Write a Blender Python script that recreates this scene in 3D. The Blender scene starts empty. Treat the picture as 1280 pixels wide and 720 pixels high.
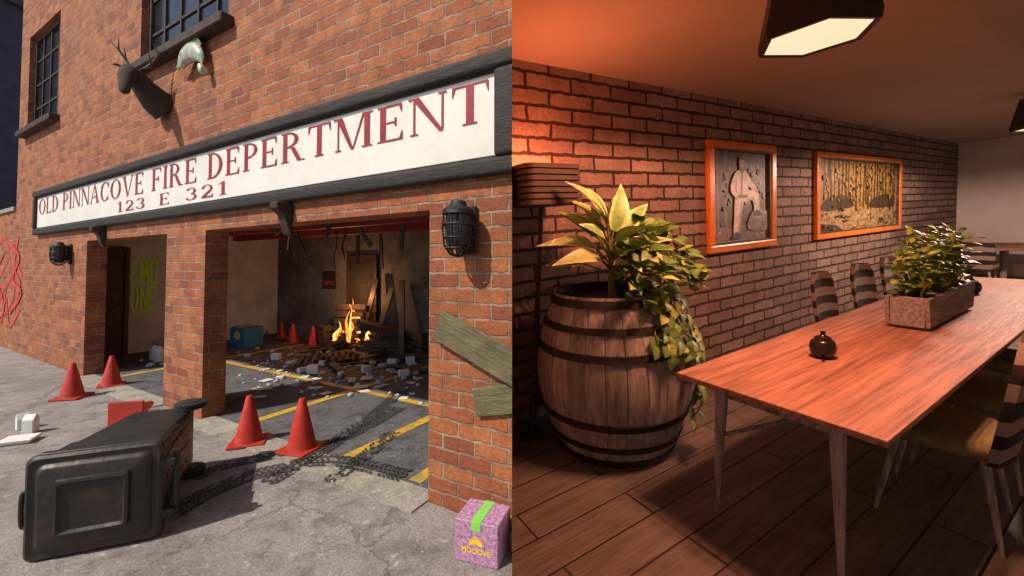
import bpy, bmesh, math, random
from mathutils import Vector, Matrix, noise
PI=math.pi
RN=random.Random(11)
SC=bpy.context.scene
COL=SC.collection
TH=math.atan(15/512.0)
CAMZ=1.7
V=Vector
# ------------------------------------------------------------------ frames
FAC=Matrix(((0.8708,0.4916,0,-0.609),(-0.4916,0.8708,0,3.023),(0,0,1,0),(0,0,0,1)))
HR,WALLY,CEIL=1.615,2.75,2.89
ex=V((855,512,84)).normalized()
ez=V((-.053,-.0755,1)); ez=(ez-ex*ez.dot(ex)).normalized()
ey=ez.cross(ex)
RB=Matrix(((ex.x,ey.x,ez.x),(ex.y,ey.y,ez.y),(ex.z,ey.z,ez.z))).to_4x4()
ROOM=Matrix.Translation((0,0,CAMZ))@Matrix.Rotation(TH,4,'X')@RB@Matrix.Translation((0,0,-HR))
IDM=Matrix.Identity(4)
def T(x,y,z): return Matrix.Translation((x,y,z))
def RZ(a): return Matrix.Rotation(a,4,'Z')
def RX(a): return Matrix.Rotation(a,4,'X')
def RY(a): return Matrix.Rotation(a,4,'Y')
def ground_at(px,py,z=0.0):
    u=(px-640)/512; v=(320-py)/512
    d=V((u,math.cos(TH)-v*math.sin(TH),math.sin(TH)+v*math.cos(TH)))
    t=(z-CAMZ)/d.z
    return V((d.x*t,d.y*t,z))
def smooth_line(P,n=8):
    P=[V(p) for p in P]; out=[]
    for i in range(len(P)-1):
        a=P[max(i-1,0)]; b=P[i]; c=P[i+1]; d=P[min(i+2,len(P)-1)]
        for k in range(n):
            t=k/n
            out.append(.5*((2*b)+(c-a)*t+(2*a-5*b+4*c-d)*t*t+(3*b-a-3*c+d)*t**3))
    out.append(P[-1]); return out
# ------------------------------------------------------------------ mesh builder
class MB:
    def __init__(s): s.bm=bmesh.new(); s.mi=0; s.cl=None
    def face(s,vs):
        try:
            f=s.bm.faces.new(vs); f.material_index=s.mi; return f
        except ValueError: return None
    def v(s,p): return s.bm.verts.new(p)
    def poly(s,pts): return s.face([s.v(p) for p in pts])
    def box(s,x0,x1,y0,y1,z0,z1,M=None):
        co=[(x0,y0,z0),(x1,y0,z0),(x1,y1,z0),(x0,y1,z0),(x0,y0,z1),(x1,y0,z1),(x1,y1,z1),(x0,y1,z1)]
        vs=[s.v(M@V(c) if M else c) for c in co]
        for f in ((0,3,2,1),(4,5,6,7),(0,1,5,4),(1,2,6,5),(2,3,7,6),(3,0,4,7)): s.face([vs[i] for i in f])
        return s
    def frustum(s,z0,ax,ay,z1,bx,by,M=None):
        co=[(-ax,-ay,z0),(ax,-ay,z0),(ax,ay,z0),(-ax,ay,z0),(-bx,-by,z1),(bx,-by,z1),(bx,by,z1),(-bx,by,z1)]
        vs=[s.v(M@V(c) if M else c) for c in co]
        for f in ((0,3,2,1),(4,5,6,7),(0,1,5,4),(1,2,6,5),(2,3,7,6),(3,0,4,7)): s.face([vs[i] for i in f])
        return s
    def rings(s,rs,cap0=True,cap1=True):
        vr=[[s.v(p) for p in r] for r in rs]; n=len(vr[0])
        for a,b in zip(vr[:-1],vr[1:]):
            for i in range(n): s.face([a[i],a[(i+1)%n],b[(i+1)%n],b[i]])
        if cap0: s.face(list(reversed(vr[0])))
        if cap1: s.face(vr[-1])
        return s
    def tube(s,pts,rad,n=8,sq=1.0,caps=True):
        pts=[V(p) for p in pts]
        if not hasattr(rad,'__len__'): rad=[rad]*len(pts)
        rs=[]; prev=None
        for i,p in enumerate(pts):
            t=(pts[min(i+1,len(pts)-1)]-pts[max(i-1,0)]).normalized()
            if prev is None:
                a=V((0,0,1)) if abs(t.z)<.9 else V((1,0,0))
                u=t.cross(a).normalized()
            else:
                u=(prev-t*prev.dot(t)).normalized()
            prev=u; w=t.cross(u)
            rs.append([p+u*(rad[i]*math.cos(2*PI*k/n))+w*(rad[i]*sq*math.sin(2*PI*k/n)) for k in range(n)])
        return s.rings(rs,caps,caps)
    def lathe(s,prof,n=28,M=None,cap0=False,cap1=False,ph=0):
        rs=[]
        for r,z in prof:
            ring=[V((r*math.cos(2*PI*k/n+ph),r*math.sin(2*PI*k/n+ph),z)) for k in range(n)]
            if M: ring=[M@p for p in ring]
            rs.append(ring)
        return s.rings(rs,cap0,cap1)
    def grid(s,rows):
        vr=[[s.v(p) for p in r] for r in rows]
        for a,b in zip(vr[:-1],vr[1:]):
            for i in range(len(a)-1): s.face([a[i],a[i+1],b[i+1],b[i]])
        return vr
    def leaf(s,base,d,up,L,W,bend=.3,ci=(.3,.4,.1),co=(.08,.2,.03),n=5,fold=.15,broad=False):
        if s.cl is None: s.cl=s.bm.verts.layers.float_color.new('Col')
        base=V(base); d=V(d).normalized(); up=V(up)
        sd=d.cross(up)
        if sd.length<1e-3: sd=d.cross(V((1,0.2,0)))
        sd.normalize(); up=sd.cross(d)
        cols=((-1,1),(-.55,0),(0,0),(.55,0),(1,1)) if broad else ((-1,1),(0,0),(1,1))
        rows=[]
        for i in range(n+1):
            t=i/n
            c=base+d*(L*t)-up*(bend*L*t*t)
            w=W*.5*math.sin(PI*min(1,(t*.95+.03)**.72))
            rows.append([c+sd*(w*q)+up*(w*fold*abs(q)) for q,_ in cols])
        vr=s.grid(rows)
        for i,r in enumerate(vr):
            for k,(q,e) in enumerate(cols):
                r[k][s.cl]=(*(co if (e or (broad and i>=n)) else ci),1)
    def ribbon(s,pts,w,y):
        pts=[V((p[0],0,p[1])) for p in pts]
        for k,(a,b) in enumerate(zip(pts[:-1],pts[1:])):
            t=(b-a)
            if t.length<1e-5: continue
            t.normalize(); nrm=V((-t.z,0,t.x))*(w/2)
            a2=a-t*(w*.25); b2=b+t*(w*.25); yy=V((0,y-(k%20)*.0001,0))
            s.poly([a2-nrm+yy,b2-nrm+yy,b2+nrm+yy,a2+nrm+yy])
    def build(s,name,mat,parent=None,smooth=False,bevel=0,seg=1,clip=None,merge=False,angle=40):
        bm=s.bm
        if merge: bmesh.ops.remove_doubles(bm,verts=bm.verts,dist=1e-5)
        if bevel:
            bmesh.ops.recalc_face_normals(bm,faces=bm.faces)
            es=[e for e in bm.edges if len(e.link_faces)==2 and e.calc_face_angle(0)>math.radians(30)]
            bmesh.ops.bevel(bm,geom=es,offset=bevel,segments=seg,affect='EDGES',profile=.55,clamp_overlap=True)
        if clip:
            M,side=clip
            Mi=M.inverted()
            co=Mi@V((0,0,0)); no=(Mi.to_3x3()@V((1,0,0))).normalized()
            bmesh.ops.bisect_plane(bm,geom=list(bm.verts)+list(bm.edges)+list(bm.faces),plane_co=co,plane_no=no,clear_outer=(side<0),clear_inner=(side>0))
        if s.cl is None: bmesh.ops.recalc_face_normals(bm,faces=bm.faces)
        me=bpy.data.meshes.new(name); bm.to_mesh(me); bm.free()
        for m in (mat if isinstance(mat,(list,tuple)) else [mat]): me.materials.append(m)
        if smooth:
            for p in me.polygons: p.use_smooth=True
            try: me.set_sharp_from_angle(angle=math.radians(angle))
            except Exception: pass
        o=bpy.data.objects.new(name,me); COL.objects.link(o)
        if parent: o.parent=parent
        return o
def tag(o,label,cat,group=None,kind=None):
    o['label']=label; o['category']=cat
    if group: o['group']=group
    if kind: o['kind']=kind
    return o
def thing(name,label,cat,M,group=None):
    o=bpy.data.objects.new(name,None); COL.objects.link(o); o.empty_display_size=.1
    o.matrix_basis=M; return tag(o,label,cat,group)
def put(o,M): o.matrix_basis=M; return o
def struct(o,label,cat,M=IDM):
    o.matrix_basis=M; o['kind']='structure'; o['label']=label; o['category']=cat; return o
def dup(o,M,label=None):
    r=o.copy(); COL.objects.link(r); r.matrix_basis=M
    if label: r['label']=label
    for c in list(o.children):
        c2=c.copy(); COL.objects.link(c2); c2.parent=r
        for g in list(c.children):
            g2=g.copy(); COL.objects.link(g2); g2.parent=c2
    return r
# ------------------------------------------------------------------ materials
def base(name):
    m=bpy.data.materials.new(name); m.use_nodes=True
    t=m.node_tree; return m,t,t.nodes['Principled BSDF']
def nd(t,typ,ins=None,**kw):
    n=t.nodes.new(typ)
    for k,v in kw.items(): setattr(n,k,v)
    if ins:
        for k,v in ins.items():
            if hasattr(v,'is_output'): t.links.new(v,n.inputs[k])
            else: n.inputs[k].default_value=v
    return n
def ramp(t,fac,stops):
    n=t.nodes.new('ShaderNodeValToRGB'); t.links.new(fac,n.inputs[0])
    e=n.color_ramp.elements
    while len(e)<len(stops): e.new(.5)
    for x,(p,c) in zip(e,stops):
        x.position=p; x.color=(*c,1) if len(c)==3 else c
    return n.outputs[0]
def mixc(t,fac,a,b,blend='MIX'):
    n=t.nodes.new('ShaderNodeMix'); n.data_type='RGBA'; n.blend_type=blend
    for sock,v in ((n.inputs[0],fac),(n.inputs[6],a),(n.inputs[7],b)):
        if hasattr(v,'is_output'): t.links.new(v,sock)
        elif isinstance(v,(int,float)): sock.default_value=v
        else: sock.default_value=(*v,1)
    return n.outputs[2]
def mul(c,k): return tuple(max(0,min(1,x*k)) for x in c)
def mat(name,c,rough=.6,metal=0,var=.3,scale=8,bump=.15,c2=None,stretch=(1,1,1),dirt=0,dirtc=(.03,.025,.02)):
    m,t,b=base(name)
    tc=nd(t,'ShaderNodeTexCoord'); mp=nd(t,'ShaderNodeMapping',{'Vector':tc.outputs['Object'],'Scale':stretch})
    n1=nd(t,'ShaderNodeTexNoise',{'Vector':mp.outputs[0],'Scale':scale,'Detail':7.0,'Roughness':.65})
    col=ramp(t,n1.outputs[0],[(.3,mul(c,1-var)),(.7,c2 or mul(c,1+var))])
    if dirt:
        n3=nd(t,'ShaderNodeTexNoise',{'Vector':tc.outputs['Object'],'Scale':scale*.35,'Detail':9.0,'Roughness':.75})
        k=ramp(t,n3.outputs[0],[(.45,(0,0,0)),(.68,(dirt,dirt,dirt))])
        col=mixc(t,k,col,dirtc)
    t.links.new(col,b.inputs['Base Color'])
    n2=nd(t,'ShaderNodeTexNoise',{'Vector':mp.outputs[0],'Scale':scale*3,'Detail':5.0})
    rr=nd(t,'ShaderNodeMapRange',{'Value':n2.outputs[0],'To Min':max(.05,rough-.15),'To Max':min(1,rough+.15)})
    t.links.new(rr.outputs[0],b.inputs['Roughness']); b.inputs['Metallic'].default_value=metal
    if bump:
        bp=nd(t,'ShaderNodeBump',{'Height':n2.outputs[0],'Strength':bump,'Distance':.02}); t.links.new(bp.outputs[0],b.inputs['Normal'])
    return m
def brick_mat(name,cols,mortar,bw,rh,ms,rough=.85,bump=.6,soot=(.06,.04,.03),soot_amt=.5,mort2=None,wob_=.034,wsc=12.0):
    m,t,b=base(name)
    tc=nd(t,'ShaderNodeTexCoord'); sp=nd(t,'ShaderNodeSeparateXYZ',{0:tc.outputs['Object']})
    ad=nd(t,'ShaderNodeMath',{0:sp.outputs[0],1:sp.outputs[1]},operation='ADD')
    cb=nd(t,'ShaderNodeCombineXYZ',{0:ad.outputs[0],1:sp.outputs[2]})
    nz=nd(t,'ShaderNodeTexNoise',{'Vector':tc.outputs['Object'],'Scale':wsc,'Detail':5.0})
    wob=nd(t,'ShaderNodeVectorMath',{0:nz.outputs['Color'],1:(.5,.5,.5)},operation='SUBTRACT')
    wo2=nd(t,'ShaderNodeVectorMath',{0:wob.outputs[0],'Scale':wob_},operation='SCALE')
    vec=nd(t,'ShaderNodeVectorMath',{0:cb.outputs[0],1:wo2.outputs[0]},operation='ADD')
    br=nd(t,'ShaderNodeTexBrick',{'Vector':vec.outputs[0],'Color1':(0,0,0,1),'Color2':(1,1,1,1),'Mortar':(.5,.5,.5,1),'Scale':1.0,'Mortar Size':ms,'Mortar Smooth':.35,'Bias':0.0,'Brick Width':bw,'Row Height':rh})
    n=len(cols)
    col=ramp(t,br.outputs['Color'],[(i/(n-1),c) for i,c in enumerate(cols)])
    n1=nd(t,'ShaderNodeTexNoise',{'Vector':tc.outputs['Object'],'Scale':28.0,'Detail':8.0,'Roughness':.7})
    col=mixc(t,.7,col,ramp(t,n1.outputs[0],[(.3,(.3,.28,.27)),(.7,(1,1,1))]),'MULTIPLY')
    n5=nd(t,'ShaderNodeTexNoise',{'Vector':tc.outputs['Object'],'Scale':5.0,'Detail':8.0,'Roughness':.7})
    col=mixc(t,.6,col,ramp(t,n5.outputs[0],[(.32,(.42,.37,.35)),(.6,(1,1,1))]),'MULTIPLY')
    n2=nd(t,'ShaderNodeTexNoise',{'Vector':tc.outputs['Object'],'Scale':1.3,'Detail':8.0,'Roughness':.7})
    k=ramp(t,n2.outputs[0],[(.48,(0,0,0)),(.72,(soot_amt,)*3)])
    col=mixc(t,k,col,soot)
    mo=mixc(t,ramp(t,n5.outputs[0],[(.4,(0,0,0)),(.6,(1,1,1))]),mortar,mort2 or mortar)
    col=mixc(t,br.outputs['Fac'],col,mo)
    t.links.new(col,b.inputs['Base Color']); b.inputs['Roughness'].default_value=rough
    inv=nd(t,'ShaderNodeMath',{0:1.0,1:br.outputs['Fac']},operation='SUBTRACT')
    h=nd(t,'ShaderNodeMath',{0:n1.outputs[0],1:.6,2:inv.outputs[0]},operation='MULTIPLY_ADD')
    bp=nd(t,'ShaderNodeBump',{'Height':h.outputs[0],'Strength':bump,'Distance':.02}); t.links.new(bp.outputs[0],b.inputs['Normal'])
    return m
def plank_mat(name,cols,bw,rh,rough=.4,gap=(.01,.007,.006),grain=(1.2,22,22)):
    m,t,b=base(name)
    tc=nd(t,'ShaderNodeTexCoord')
    br=nd(t,'ShaderNodeTexBrick',{'Vector':tc.outputs['Object'],'Color1':(0,0,0,1),'Color2':(1,1,1,1),'Mortar':(.5,.5,.5,1),'Scale':1.0,'Mortar Size':.006,'Mortar Smooth':.3,'Brick Width':bw,'Row Height':rh},offset=.37)
    col=ramp(t,br.outputs['Color'],[(i/(len(cols)-1),c) for i,c in enumerate(cols)])
    mp=nd(t,'ShaderNodeMapping',{'Vector':tc.outputs['Object'],'Scale':grain})
    off=nd(t,'ShaderNodeVectorMath',{0:br.outputs['Color'],'Scale':7.0},operation='SCALE')
    vv=nd(t,'ShaderNodeVectorMath',{0:mp.outputs[0],1:off.outputs[0]},operation='ADD')
    n1=nd(t,'ShaderNodeTexNoise',{'Vector':vv.outputs[0],'Scale':1.6,'Detail':9.0,'Roughness':.7,'Distortion':.6})
    col=mixc(t,.9,col,ramp(t,n1.outputs[0],[(.3,(.22,.21,.2)),(.65,(1,1,1))]),'MULTIPLY')
    n3=nd(t,'ShaderNodeTexNoise',{'Vector':tc.outputs['Object'],'Scale':2.2,'Detail':8.0,'Roughness':.7})
    col=mixc(t,ramp(t,n3.outputs[0],[(.44,(0,0,0)),(.70,(.6,.6,.6))]),col,(.21,.205,.20))
    col=mixc(t,br.outputs['Fac'],col,gap)
    t.links.new(col,b.inputs['Base Color'])
    rr=nd(t,'ShaderNodeMapRange',{'Value':n1.outputs[0],'To Min':rough+.15,'To Max':rough-.08}); t.links.new(rr.outputs[0],b.inputs['Roughness'])
    inv=nd(t,'ShaderNodeMath',{0:1.0,1:br.outputs['Fac']},operation='SUBTRACT')
    h=nd(t,'ShaderNodeMath',{0:n1.outputs[0],1:.4,2:inv.outputs[0]},operation='MULTIPLY_ADD')
    bp=nd(t,'ShaderNodeBump',{'Height':h.outputs[0],'Strength':.35,'Distance':.01}); t.links.new(bp.outputs[0],b.inputs['Normal'])
    return m
def leaf_mat(name):
    m,t,b=base(name)
    a=nd(t,'ShaderNodeAttribute',attribute_name='Col')
    tc=nd(t,'ShaderNodeTexCoord'); n1=nd(t,'ShaderNodeTexNoise',{'Vector':tc.outputs['Object'],'Scale':34.0,'Detail':4.0})
    col=mixc(t,.5,a.outputs['Color'],ramp(t,n1.outputs[0],[(.35,(.45,.6,.4)),(.6,(1,1,1))]),'MULTIPLY')
    t.links.new(col,b.inputs['Base Color']); b.inputs['Roughness'].default_value=.45
    return m
def emit(name,c,s):
    m,t,b=base(name)
    tc=nd(t,'ShaderNodeTexCoord'); n1=nd(t,'ShaderNodeTexNoise',{'Vector':tc.outputs['Object'],'Scale':3.0})
    col=ramp(t,n1.outputs[0],[(.2,mul(c,.94)),(.8,c)])
    b.inputs['Base Color'].default_value=(0,0,0,1); b.inputs['Specular IOR Level'].default_value=0
    t.links.new(col,b.inputs['Emission Color']); b.inputs['Emission Strength'].default_value=s
    return m
def stripe_mat(name,c1,c2,freq,axis=2):
    m,t,b=base(name)
    tc=nd(t,'ShaderNodeTexCoord')
    nz=nd(t,'ShaderNodeTexNoise',{'Vector':tc.outputs['Object'],'Scale':3.0})
    sp=nd(t,'ShaderNodeSeparateXYZ',{0:tc.outputs['Object']})
    s=nd(t,'ShaderNodeMath',{0:nz.outputs[0],1:.10,2:sp.outputs[axis]},operation='MULTIPLY_ADD')
    f=nd(t,'ShaderNodeMath',{0:s.outputs[0],1:freq},operation='MULTIPLY')
    sn=nd(t,'ShaderNodeMath',{0:f.outputs[0]},operation='SINE')
    k=ramp(t,sn.outputs[0],[(.0,c1),(.02,c2)])
    n2=nd(t,'ShaderNodeTexNoise',{'Vector':tc.outputs['Object'],'Scale':180.0,'Detail':3.0})
    col=mixc(t,.6,k,ramp(t,n2.outputs[0],[(.3,(.4,.4,.4)),(.7,(1,1,1))]),'MULTIPLY')
    t.links.new(col,b.inputs['Base Color']); b.inputs['Roughness'].default_value=.9
    bp=nd(t,'ShaderNodeBump',{'Height':n2.outputs[0],'Strength':.25,'Distance':.004}); t.links.new(bp.outputs[0],b.inputs['Normal'])
    return m
def concrete_mat(name,c,dark,stain=.7):
    m,t,b=base(name)
    tc=nd(t,'ShaderNodeTexCoord'); O=tc.outputs['Object']
    n1=nd(t,'ShaderNodeTexNoise',{'Vector':O,'Scale':.9,'Detail':10.0,'Roughness':.72})
    n2=nd(t,'ShaderNodeTexNoise',{'Vector':O,'Scale':55.0,'Detail':6.0,'Roughness':.7})
    n3=nd(t,'ShaderNodeTexNoise',{'Vector':O,'Scale':4.5,'Detail':9.0,'Roughness':.75})
    col=ramp(t,n1.outputs[0],[(.3,mul(c,.6)),(.5,c),(.72,mul(c,1.2))])
    col=mixc(t,.75,col,ramp(t,n2.outputs[0],[(.32,(.3,.29,.29)),(.6,(1,1,1))]),'MULTIPLY')
    col=mixc(t,ramp(t,n3.outputs[0],[(.47,(0,0,0)),(.67,(stain,)*3)]),col,dark)
    n4=nd(t,'ShaderNodeTexNoise',{'Vector':O,'Scale':11.0,'Detail':5.0,'Roughness':.6})
    col=mixc(t,ramp(t,n4.outputs[0],[(.61,(0,0,0)),(.67,(.6,.6,.6))]),col,mul(c,1.6))
    vo=nd(t,'ShaderNodeTexVoronoi',{'Vector':nd(t,'ShaderNodeVectorMath',{0:O,1:nd(t,'ShaderNodeVectorMath',{0:n3.outputs['Color'],'Scale':.5},operation='SCALE').outputs[0]},operation='ADD').outputs[0],'Scale':.45},feature='DISTANCE_TO_EDGE')
    ck=ramp(t,vo.outputs['Distance'],[(.0,(.75,.75,.75)),(.008,(0,0,0))])
    col=mixc(t,ck,col,mul(dark,.6))
    t.links.new(col,b.inputs['Base Color'])
    rr=nd(t,'ShaderNodeMapRange',{'Value':n3.outputs[0],'To Min':.95,'To Max':.6}); t.links.new(rr.outputs[0],b.inputs['Roughness'])
    h=nd(t,'ShaderNodeMath',{0:n2.outputs[0],1:.7,2:n3.outputs[0]},operation='MULTIPLY_ADD')
    bp=nd(t,'ShaderNodeBump',{'Height':h.outputs[0],'Strength':.5,'Distance':.02}); t.links.new(bp.outputs[0],b.inputs['Normal'])
    return m
M={}
M['brick']=brick_mat('red_brick',[(.33,.085,.036),(.47,.135,.048),(.54,.165,.055),(.59,.20,.068),(.40,.105,.042)],(.18,.105,.068),.27,.104,.010,bump=1.0,mort2=(.38,.26,.18),soot=(.10,.05,.035),soot_amt=.6)
M['roombrick']=brick_mat('painted_brick',[(.27,.185,.155),(.40,.295,.25),(.34,.25,.21),(.48,.37,.31)],(.016,.011,.009),.46,.128,.0145,bump=1.0,soot=(.13,.08,.062),soot_amt=.6,mort2=(.035,.024,.02),wob_=.042,wsc=11.0)
M['pave']=concrete_mat('worn_concrete',(.34,.30,.275),(.10,.085,.08),.8)
M['garfloor']=concrete_mat('garage_concrete',(.14,.135,.138),(.036,.034,.034),.88)
M['thresh']=concrete_mat('pale_concrete',(.42,.38,.31),(.16,.13,.1),.6)
M['plaster']=mat('stained_plaster',(.58,.58,.56),.85,var=.2,scale=2,dirt=.5,dirtc=(.30,.29,.27))
M['darkplaster']=mat('sooty_plaster',(.16,.145,.135),.85,var=.5,scale=2,dirt=.95,dirtc=(.038,.032,.028))
M['redceil']=mat('dark_red_boards',(.30,.03,.026),.6,var=.35,scale=4,dirt=.4)
M['darkwood']=mat('dark_brown_wood',(.050,.028,.019),.5,var=.4,scale=4,stretch=(6,6,.7))
M['signframe']=mat('blackened_wood',(.016,.012,.010),.75,var=.55,scale=7,stretch=(.7,3,3),bump=.3,dirt=.5,dirtc=(.045,.030,.021))
M['signpanel']=mat('sign_white_paint',(.74,.71,.64),.5,var=.06,scale=3,dirt=.2,dirtc=(.36,.32,.26))
M['signred']=mat('sign_red_paint',(.27,.016,.022),.5,var=.25,scale=6)
M['iron']=mat('black_iron',(.02,.019,.018),.55,metal=.4,var=.5,scale=12,bump=.3)
M['rust']=mat('rusty_iron',(.035,.026,.022),.7,metal=.2,var=.5,scale=10,c2=(.085,.045,.026),bump=.4)
M['conered']=mat('cone_red_plastic',(.50,.028,.016),.45,var=.25,scale=9,dirt=.5,dirtc=(.15,.05,.035))
M['binplast']=mat('bin_dark_plastic',(.013,.015,.015),.5,var=.35,scale=6,dirt=.5,dirtc=(.05,.038,.03),bump=.2)
M['binlid']=mat('bin_lid_plastic',(.014,.016,.016),.48,var=.35,scale=6,dirt=.75,dirtc=(.085,.034,.02),bump=.2)
M['rubber']=mat('black_rubber',(.012,.012,.012),.75,var=.4,scale=20)
M['pane']=mat('dark_window_glass',(.02,.022,.028),.08,var=.5,scale=3,bump=.02)
M['yellow']=mat('worn_yellow_paint',(.60,.36,.03),.6,var=.3,scale=10,dirt=.85,dirtc=(.15,.13,.10))
M['tyre']=mat('tyre_rubber_mark',(.042,.037,.035),.85,var=.6,scale=9)
M['purplebox']=mat('pink_purple_printed_card',(.20,.075,.22),.6,var=.3,scale=46,c2=(.66,.36,.52),bump=.05)
M['tape']=mat('green_tape',(.22,.60,.10),.35,var=.15,scale=9,bump=.03)
M['emblem']=mat('yellow_ink',(.80,.52,.04),.5,var=.1,scale=9,bump=0)
M['white']=mat('white_card',(.74,.73,.69),.6,var=.12,scale=10,dirt=.4,dirtc=(.35,.32,.28))
M['rubble']=mat('grey_rubble',(.50,.48,.46),.9,var=.5,scale=14,bump=.5)
M['oldboard']=mat('greenish_old_board',(.15,.125,.06),.8,var=.5,scale=5,stretch=(1,8,8),dirt=.75,dirtc=(.05,.035,.022),bump=.6)
M['palletwood']=mat('pallet_wood',(.11,.07,.042),.8,var=.6,scale=5,stretch=(1,7,7),bump=.4,dirt=.7,dirtc=(.025,.018,.014))
M['charwood']=mat('charred_wood',(.02,.015,.013),.9,var=.5,scale=10,bump=.5)
M['flame']=emit('flame',(1.0,.30,.03),1.9)
M['flamecore']=emit('flame_core',(1.0,.60,.15),2.4)
M['blanket']=stripe_mat('striped_blanket',(.06,.035,.025),(.33,.25,.17),55,0)
M['blue']=mat('blue_card',(.03,.16,.34),.5,var=.2,scale=9)
M['green']=mat('lime_spray_paint',(.48,1.0,.05),.5,var=.1,scale=9)
M['redspray']=mat('red_spray_paint',(.56,.028,.02),.6,var=.3,scale=9,dirt=.8,dirtc=(.44,.11,.055))
M['fur']=mat('dark_brown_fur',(.05,.032,.022),.9,var=.5,scale=40,bump=.6)
M['antler']=mat('antler_bone',(.11,.085,.06),.6,var=.3,scale=20)
M['fish']=mat('fish_scales',(.32,.36,.24),.3,var=.35,scale=26,c2=(.60,.60,.48),bump=.2)
M['fishfin']=mat('fish_fin',(.16,.19,.10),.4,var=.4,scale=30)
M['purplewall']=mat('dusky_purple_render',(.055,.04,.065),.8,var=.3,scale=1.5)
M['lead']=mat('slate_roof',(.05,.045,.05),.7,var=.3,scale=4)
# room
M['ceil']=mat('warm_ceiling_plaster',(.44,.37,.30),.9,var=.06,scale=2,bump=.05)
M['endwall']=mat('pale_grey_plaster',(.72,.74,.73),.9,var=.08,scale=2,bump=.06)
M['floor']=plank_mat('dark_plank_floor',[(.13,.115,.11),(.20,.182,.175),(.155,.14,.135),(.24,.22,.212)],1.7,.21,.5)
M['tabletop']=mat('reddish_table_wood',(.27,.135,.10),.6,var=.5,scale=2.4,stretch=(.8,17,17),c2=(.49,.27,.195),bump=.1)
M['leg']=mat('weathered_grey_wood',(.28,.28,.275),.75,var=.7,scale=3,stretch=(12,12,1.2),bump=.4)
M['hoop']=mat('dark_iron_hoop',(.018,.016,.016),.55,metal=.3,var=.5,scale=14,bump=.3)
M['soil']=mat('dark_soil',(.03,.02,.014),.95,var=.5,scale=30,bump=.8)
M['leaf']=leaf_mat('leaf_blade')
M['stem']=mat('green_stem',(.12,.16,.05),.6,var=.3,scale=20)
M['planter']=mat('weathered_planter_wood',(.21,.215,.21),.8,var=.6,scale=4,stretch=(1.5,12,12),bump=.4)
M['ceramic']=mat('black_ceramic',(.016,.014,.014),.22,var=.3,scale=10,bump=.02)
M['orangeframe']=mat('orange_lacquered_wood',(.66,.20,.03),.3,var=.2,scale=4,stretch=(1,5,1),bump=.05)
M['seat']=mat('olive_seat_fabric',(.20,.19,.08),.9,var=.25,scale=30,bump=.2)
M['stripe']=stripe_mat('striped_chair_fabric',(.022,.019,.018),(.29,.245,.215),40)
M['lamphousing']=mat('charcoal_lamp_metal',(.03,.028,.027),.45,metal=.3,var=.2,scale=8,bump=.03)
M['lampglow']=emit('warm_lamp_diffuser',(1.0,.83,.52),1.02)
M['shade']=mat('dark_slatted_shade',(.050,.026,.018),.7,var=.4,scale=6,stretch=(1,1,14))
M['lampwood']=mat('dark_lamp_wood',(.035,.018,.012),.6,var=.3,scale=5,stretch=(6,6,1))
M['partition']=mat('added_wall_plaster',(.30,.26,.22),.9,var=.1,scale=2)
M['pdark']=mat('print_black',(.018,.016,.014),.5,var=.5,scale=14,c2=(.11,.10,.085),bump=0)
M['pgrey']=mat('print_grey',(.16,.145,.125),.5,var=.6,scale=14,bump=0)
M['plight']=mat('print_pale_grey',(.62,.59,.52),.5,var=.35,scale=12,bump=0)
M['pmid']=mat('print_mid_grey',(.34,.32,.28),.5,var=.35,scale=12,bump=0)
M['fgold']=mat('print_gold_leaves',(.11,.07,.015),.5,var=.7,scale=14,c2=(.42,.28,.07),bump=0)
M['ftrunk']=mat('print_tree_trunk',(.045,.028,.016),.5,var=.4,scale=9,bump=0)
M['fground']=mat('print_leafy_ground',(.22,.13,.05),.5,var=.75,scale=16,c2=(.50,.36,.17),bump=0)
M['fdark']=mat('print_forest_shade',(.05,.032,.012),.5,var=.6,scale=9,bump=0)
def barrel_mat():
    m,t,b=base('weathered_barrel_staves')
    tc=nd(t,'ShaderNodeTexCoord'); sp=nd(t,'ShaderNodeSeparateXYZ',{0:tc.outputs['Object']})
    at=nd(t,'ShaderNodeMath',{0:sp.outputs[1],1:sp.outputs[0]},operation='ARCTAN2')
    sc=nd(t,'ShaderNodeMath',{0:at.outputs[0],1:26/(2*PI)},operation='MULTIPLY')
    fl=nd(t,'ShaderNodeMath',{0:sc.outputs[0]},operation='FLOOR')
    wn=nd(t,'ShaderNodeTexWhiteNoise',{'W':fl.outputs[0]},noise_dimensions='1D')
    col=ramp(t,wn.outputs['Value'],[(0,(.29,.28,.27)),(.5,(.39,.375,.365)),(1,(.50,.485,.47))])
    mp=nd(t,'ShaderNodeMapping',{'Vector':tc.outputs['Object'],'Scale':(14,14,1.3)})
    n1=nd(t,'ShaderNodeTexNoise',{'Vector':mp.outputs[0],'Scale':2.2,'Detail':9.0,'Roughness':.7})
    col=mixc(t,.95,col,ramp(t,n1.outputs[0],[(.3,(.2,.19,.19)),(.68,(1,1,1))]),'MULTIPLY')
    t.links.new(col,b.inputs['Base Color']); b.inputs['Roughness'].default_value=.75
    bp=nd(t,'ShaderNodeBump',{'Height':n1.outputs[0],'Strength':.5,'Distance':.01}); t.links.new(bp.outputs[0],b.inputs['Normal'])
    return m
M['barrel']=barrel_mat()
def smudge_mat():
    m,t,b=base('tyre_smudge')
    tc=nd(t,'ShaderNodeTexCoord'); n1=nd(t,'ShaderNodeTexNoise',{'Vector':tc.outputs['Object'],'Scale':7.0,'Detail':8.0,'Roughness':.7})
    k=ramp(t,n1.outputs[0],[(.36,(.04,.04,.04)),(.62,(.22,.22,.22))])
    b.inputs['Base Color'].default_value=(.05,.045,.043,1); b.inputs['Roughness'].default_value=.9
    t.links.new(k,b.inputs['Alpha']); return m
M['smudge']=smudge_mat()
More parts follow.
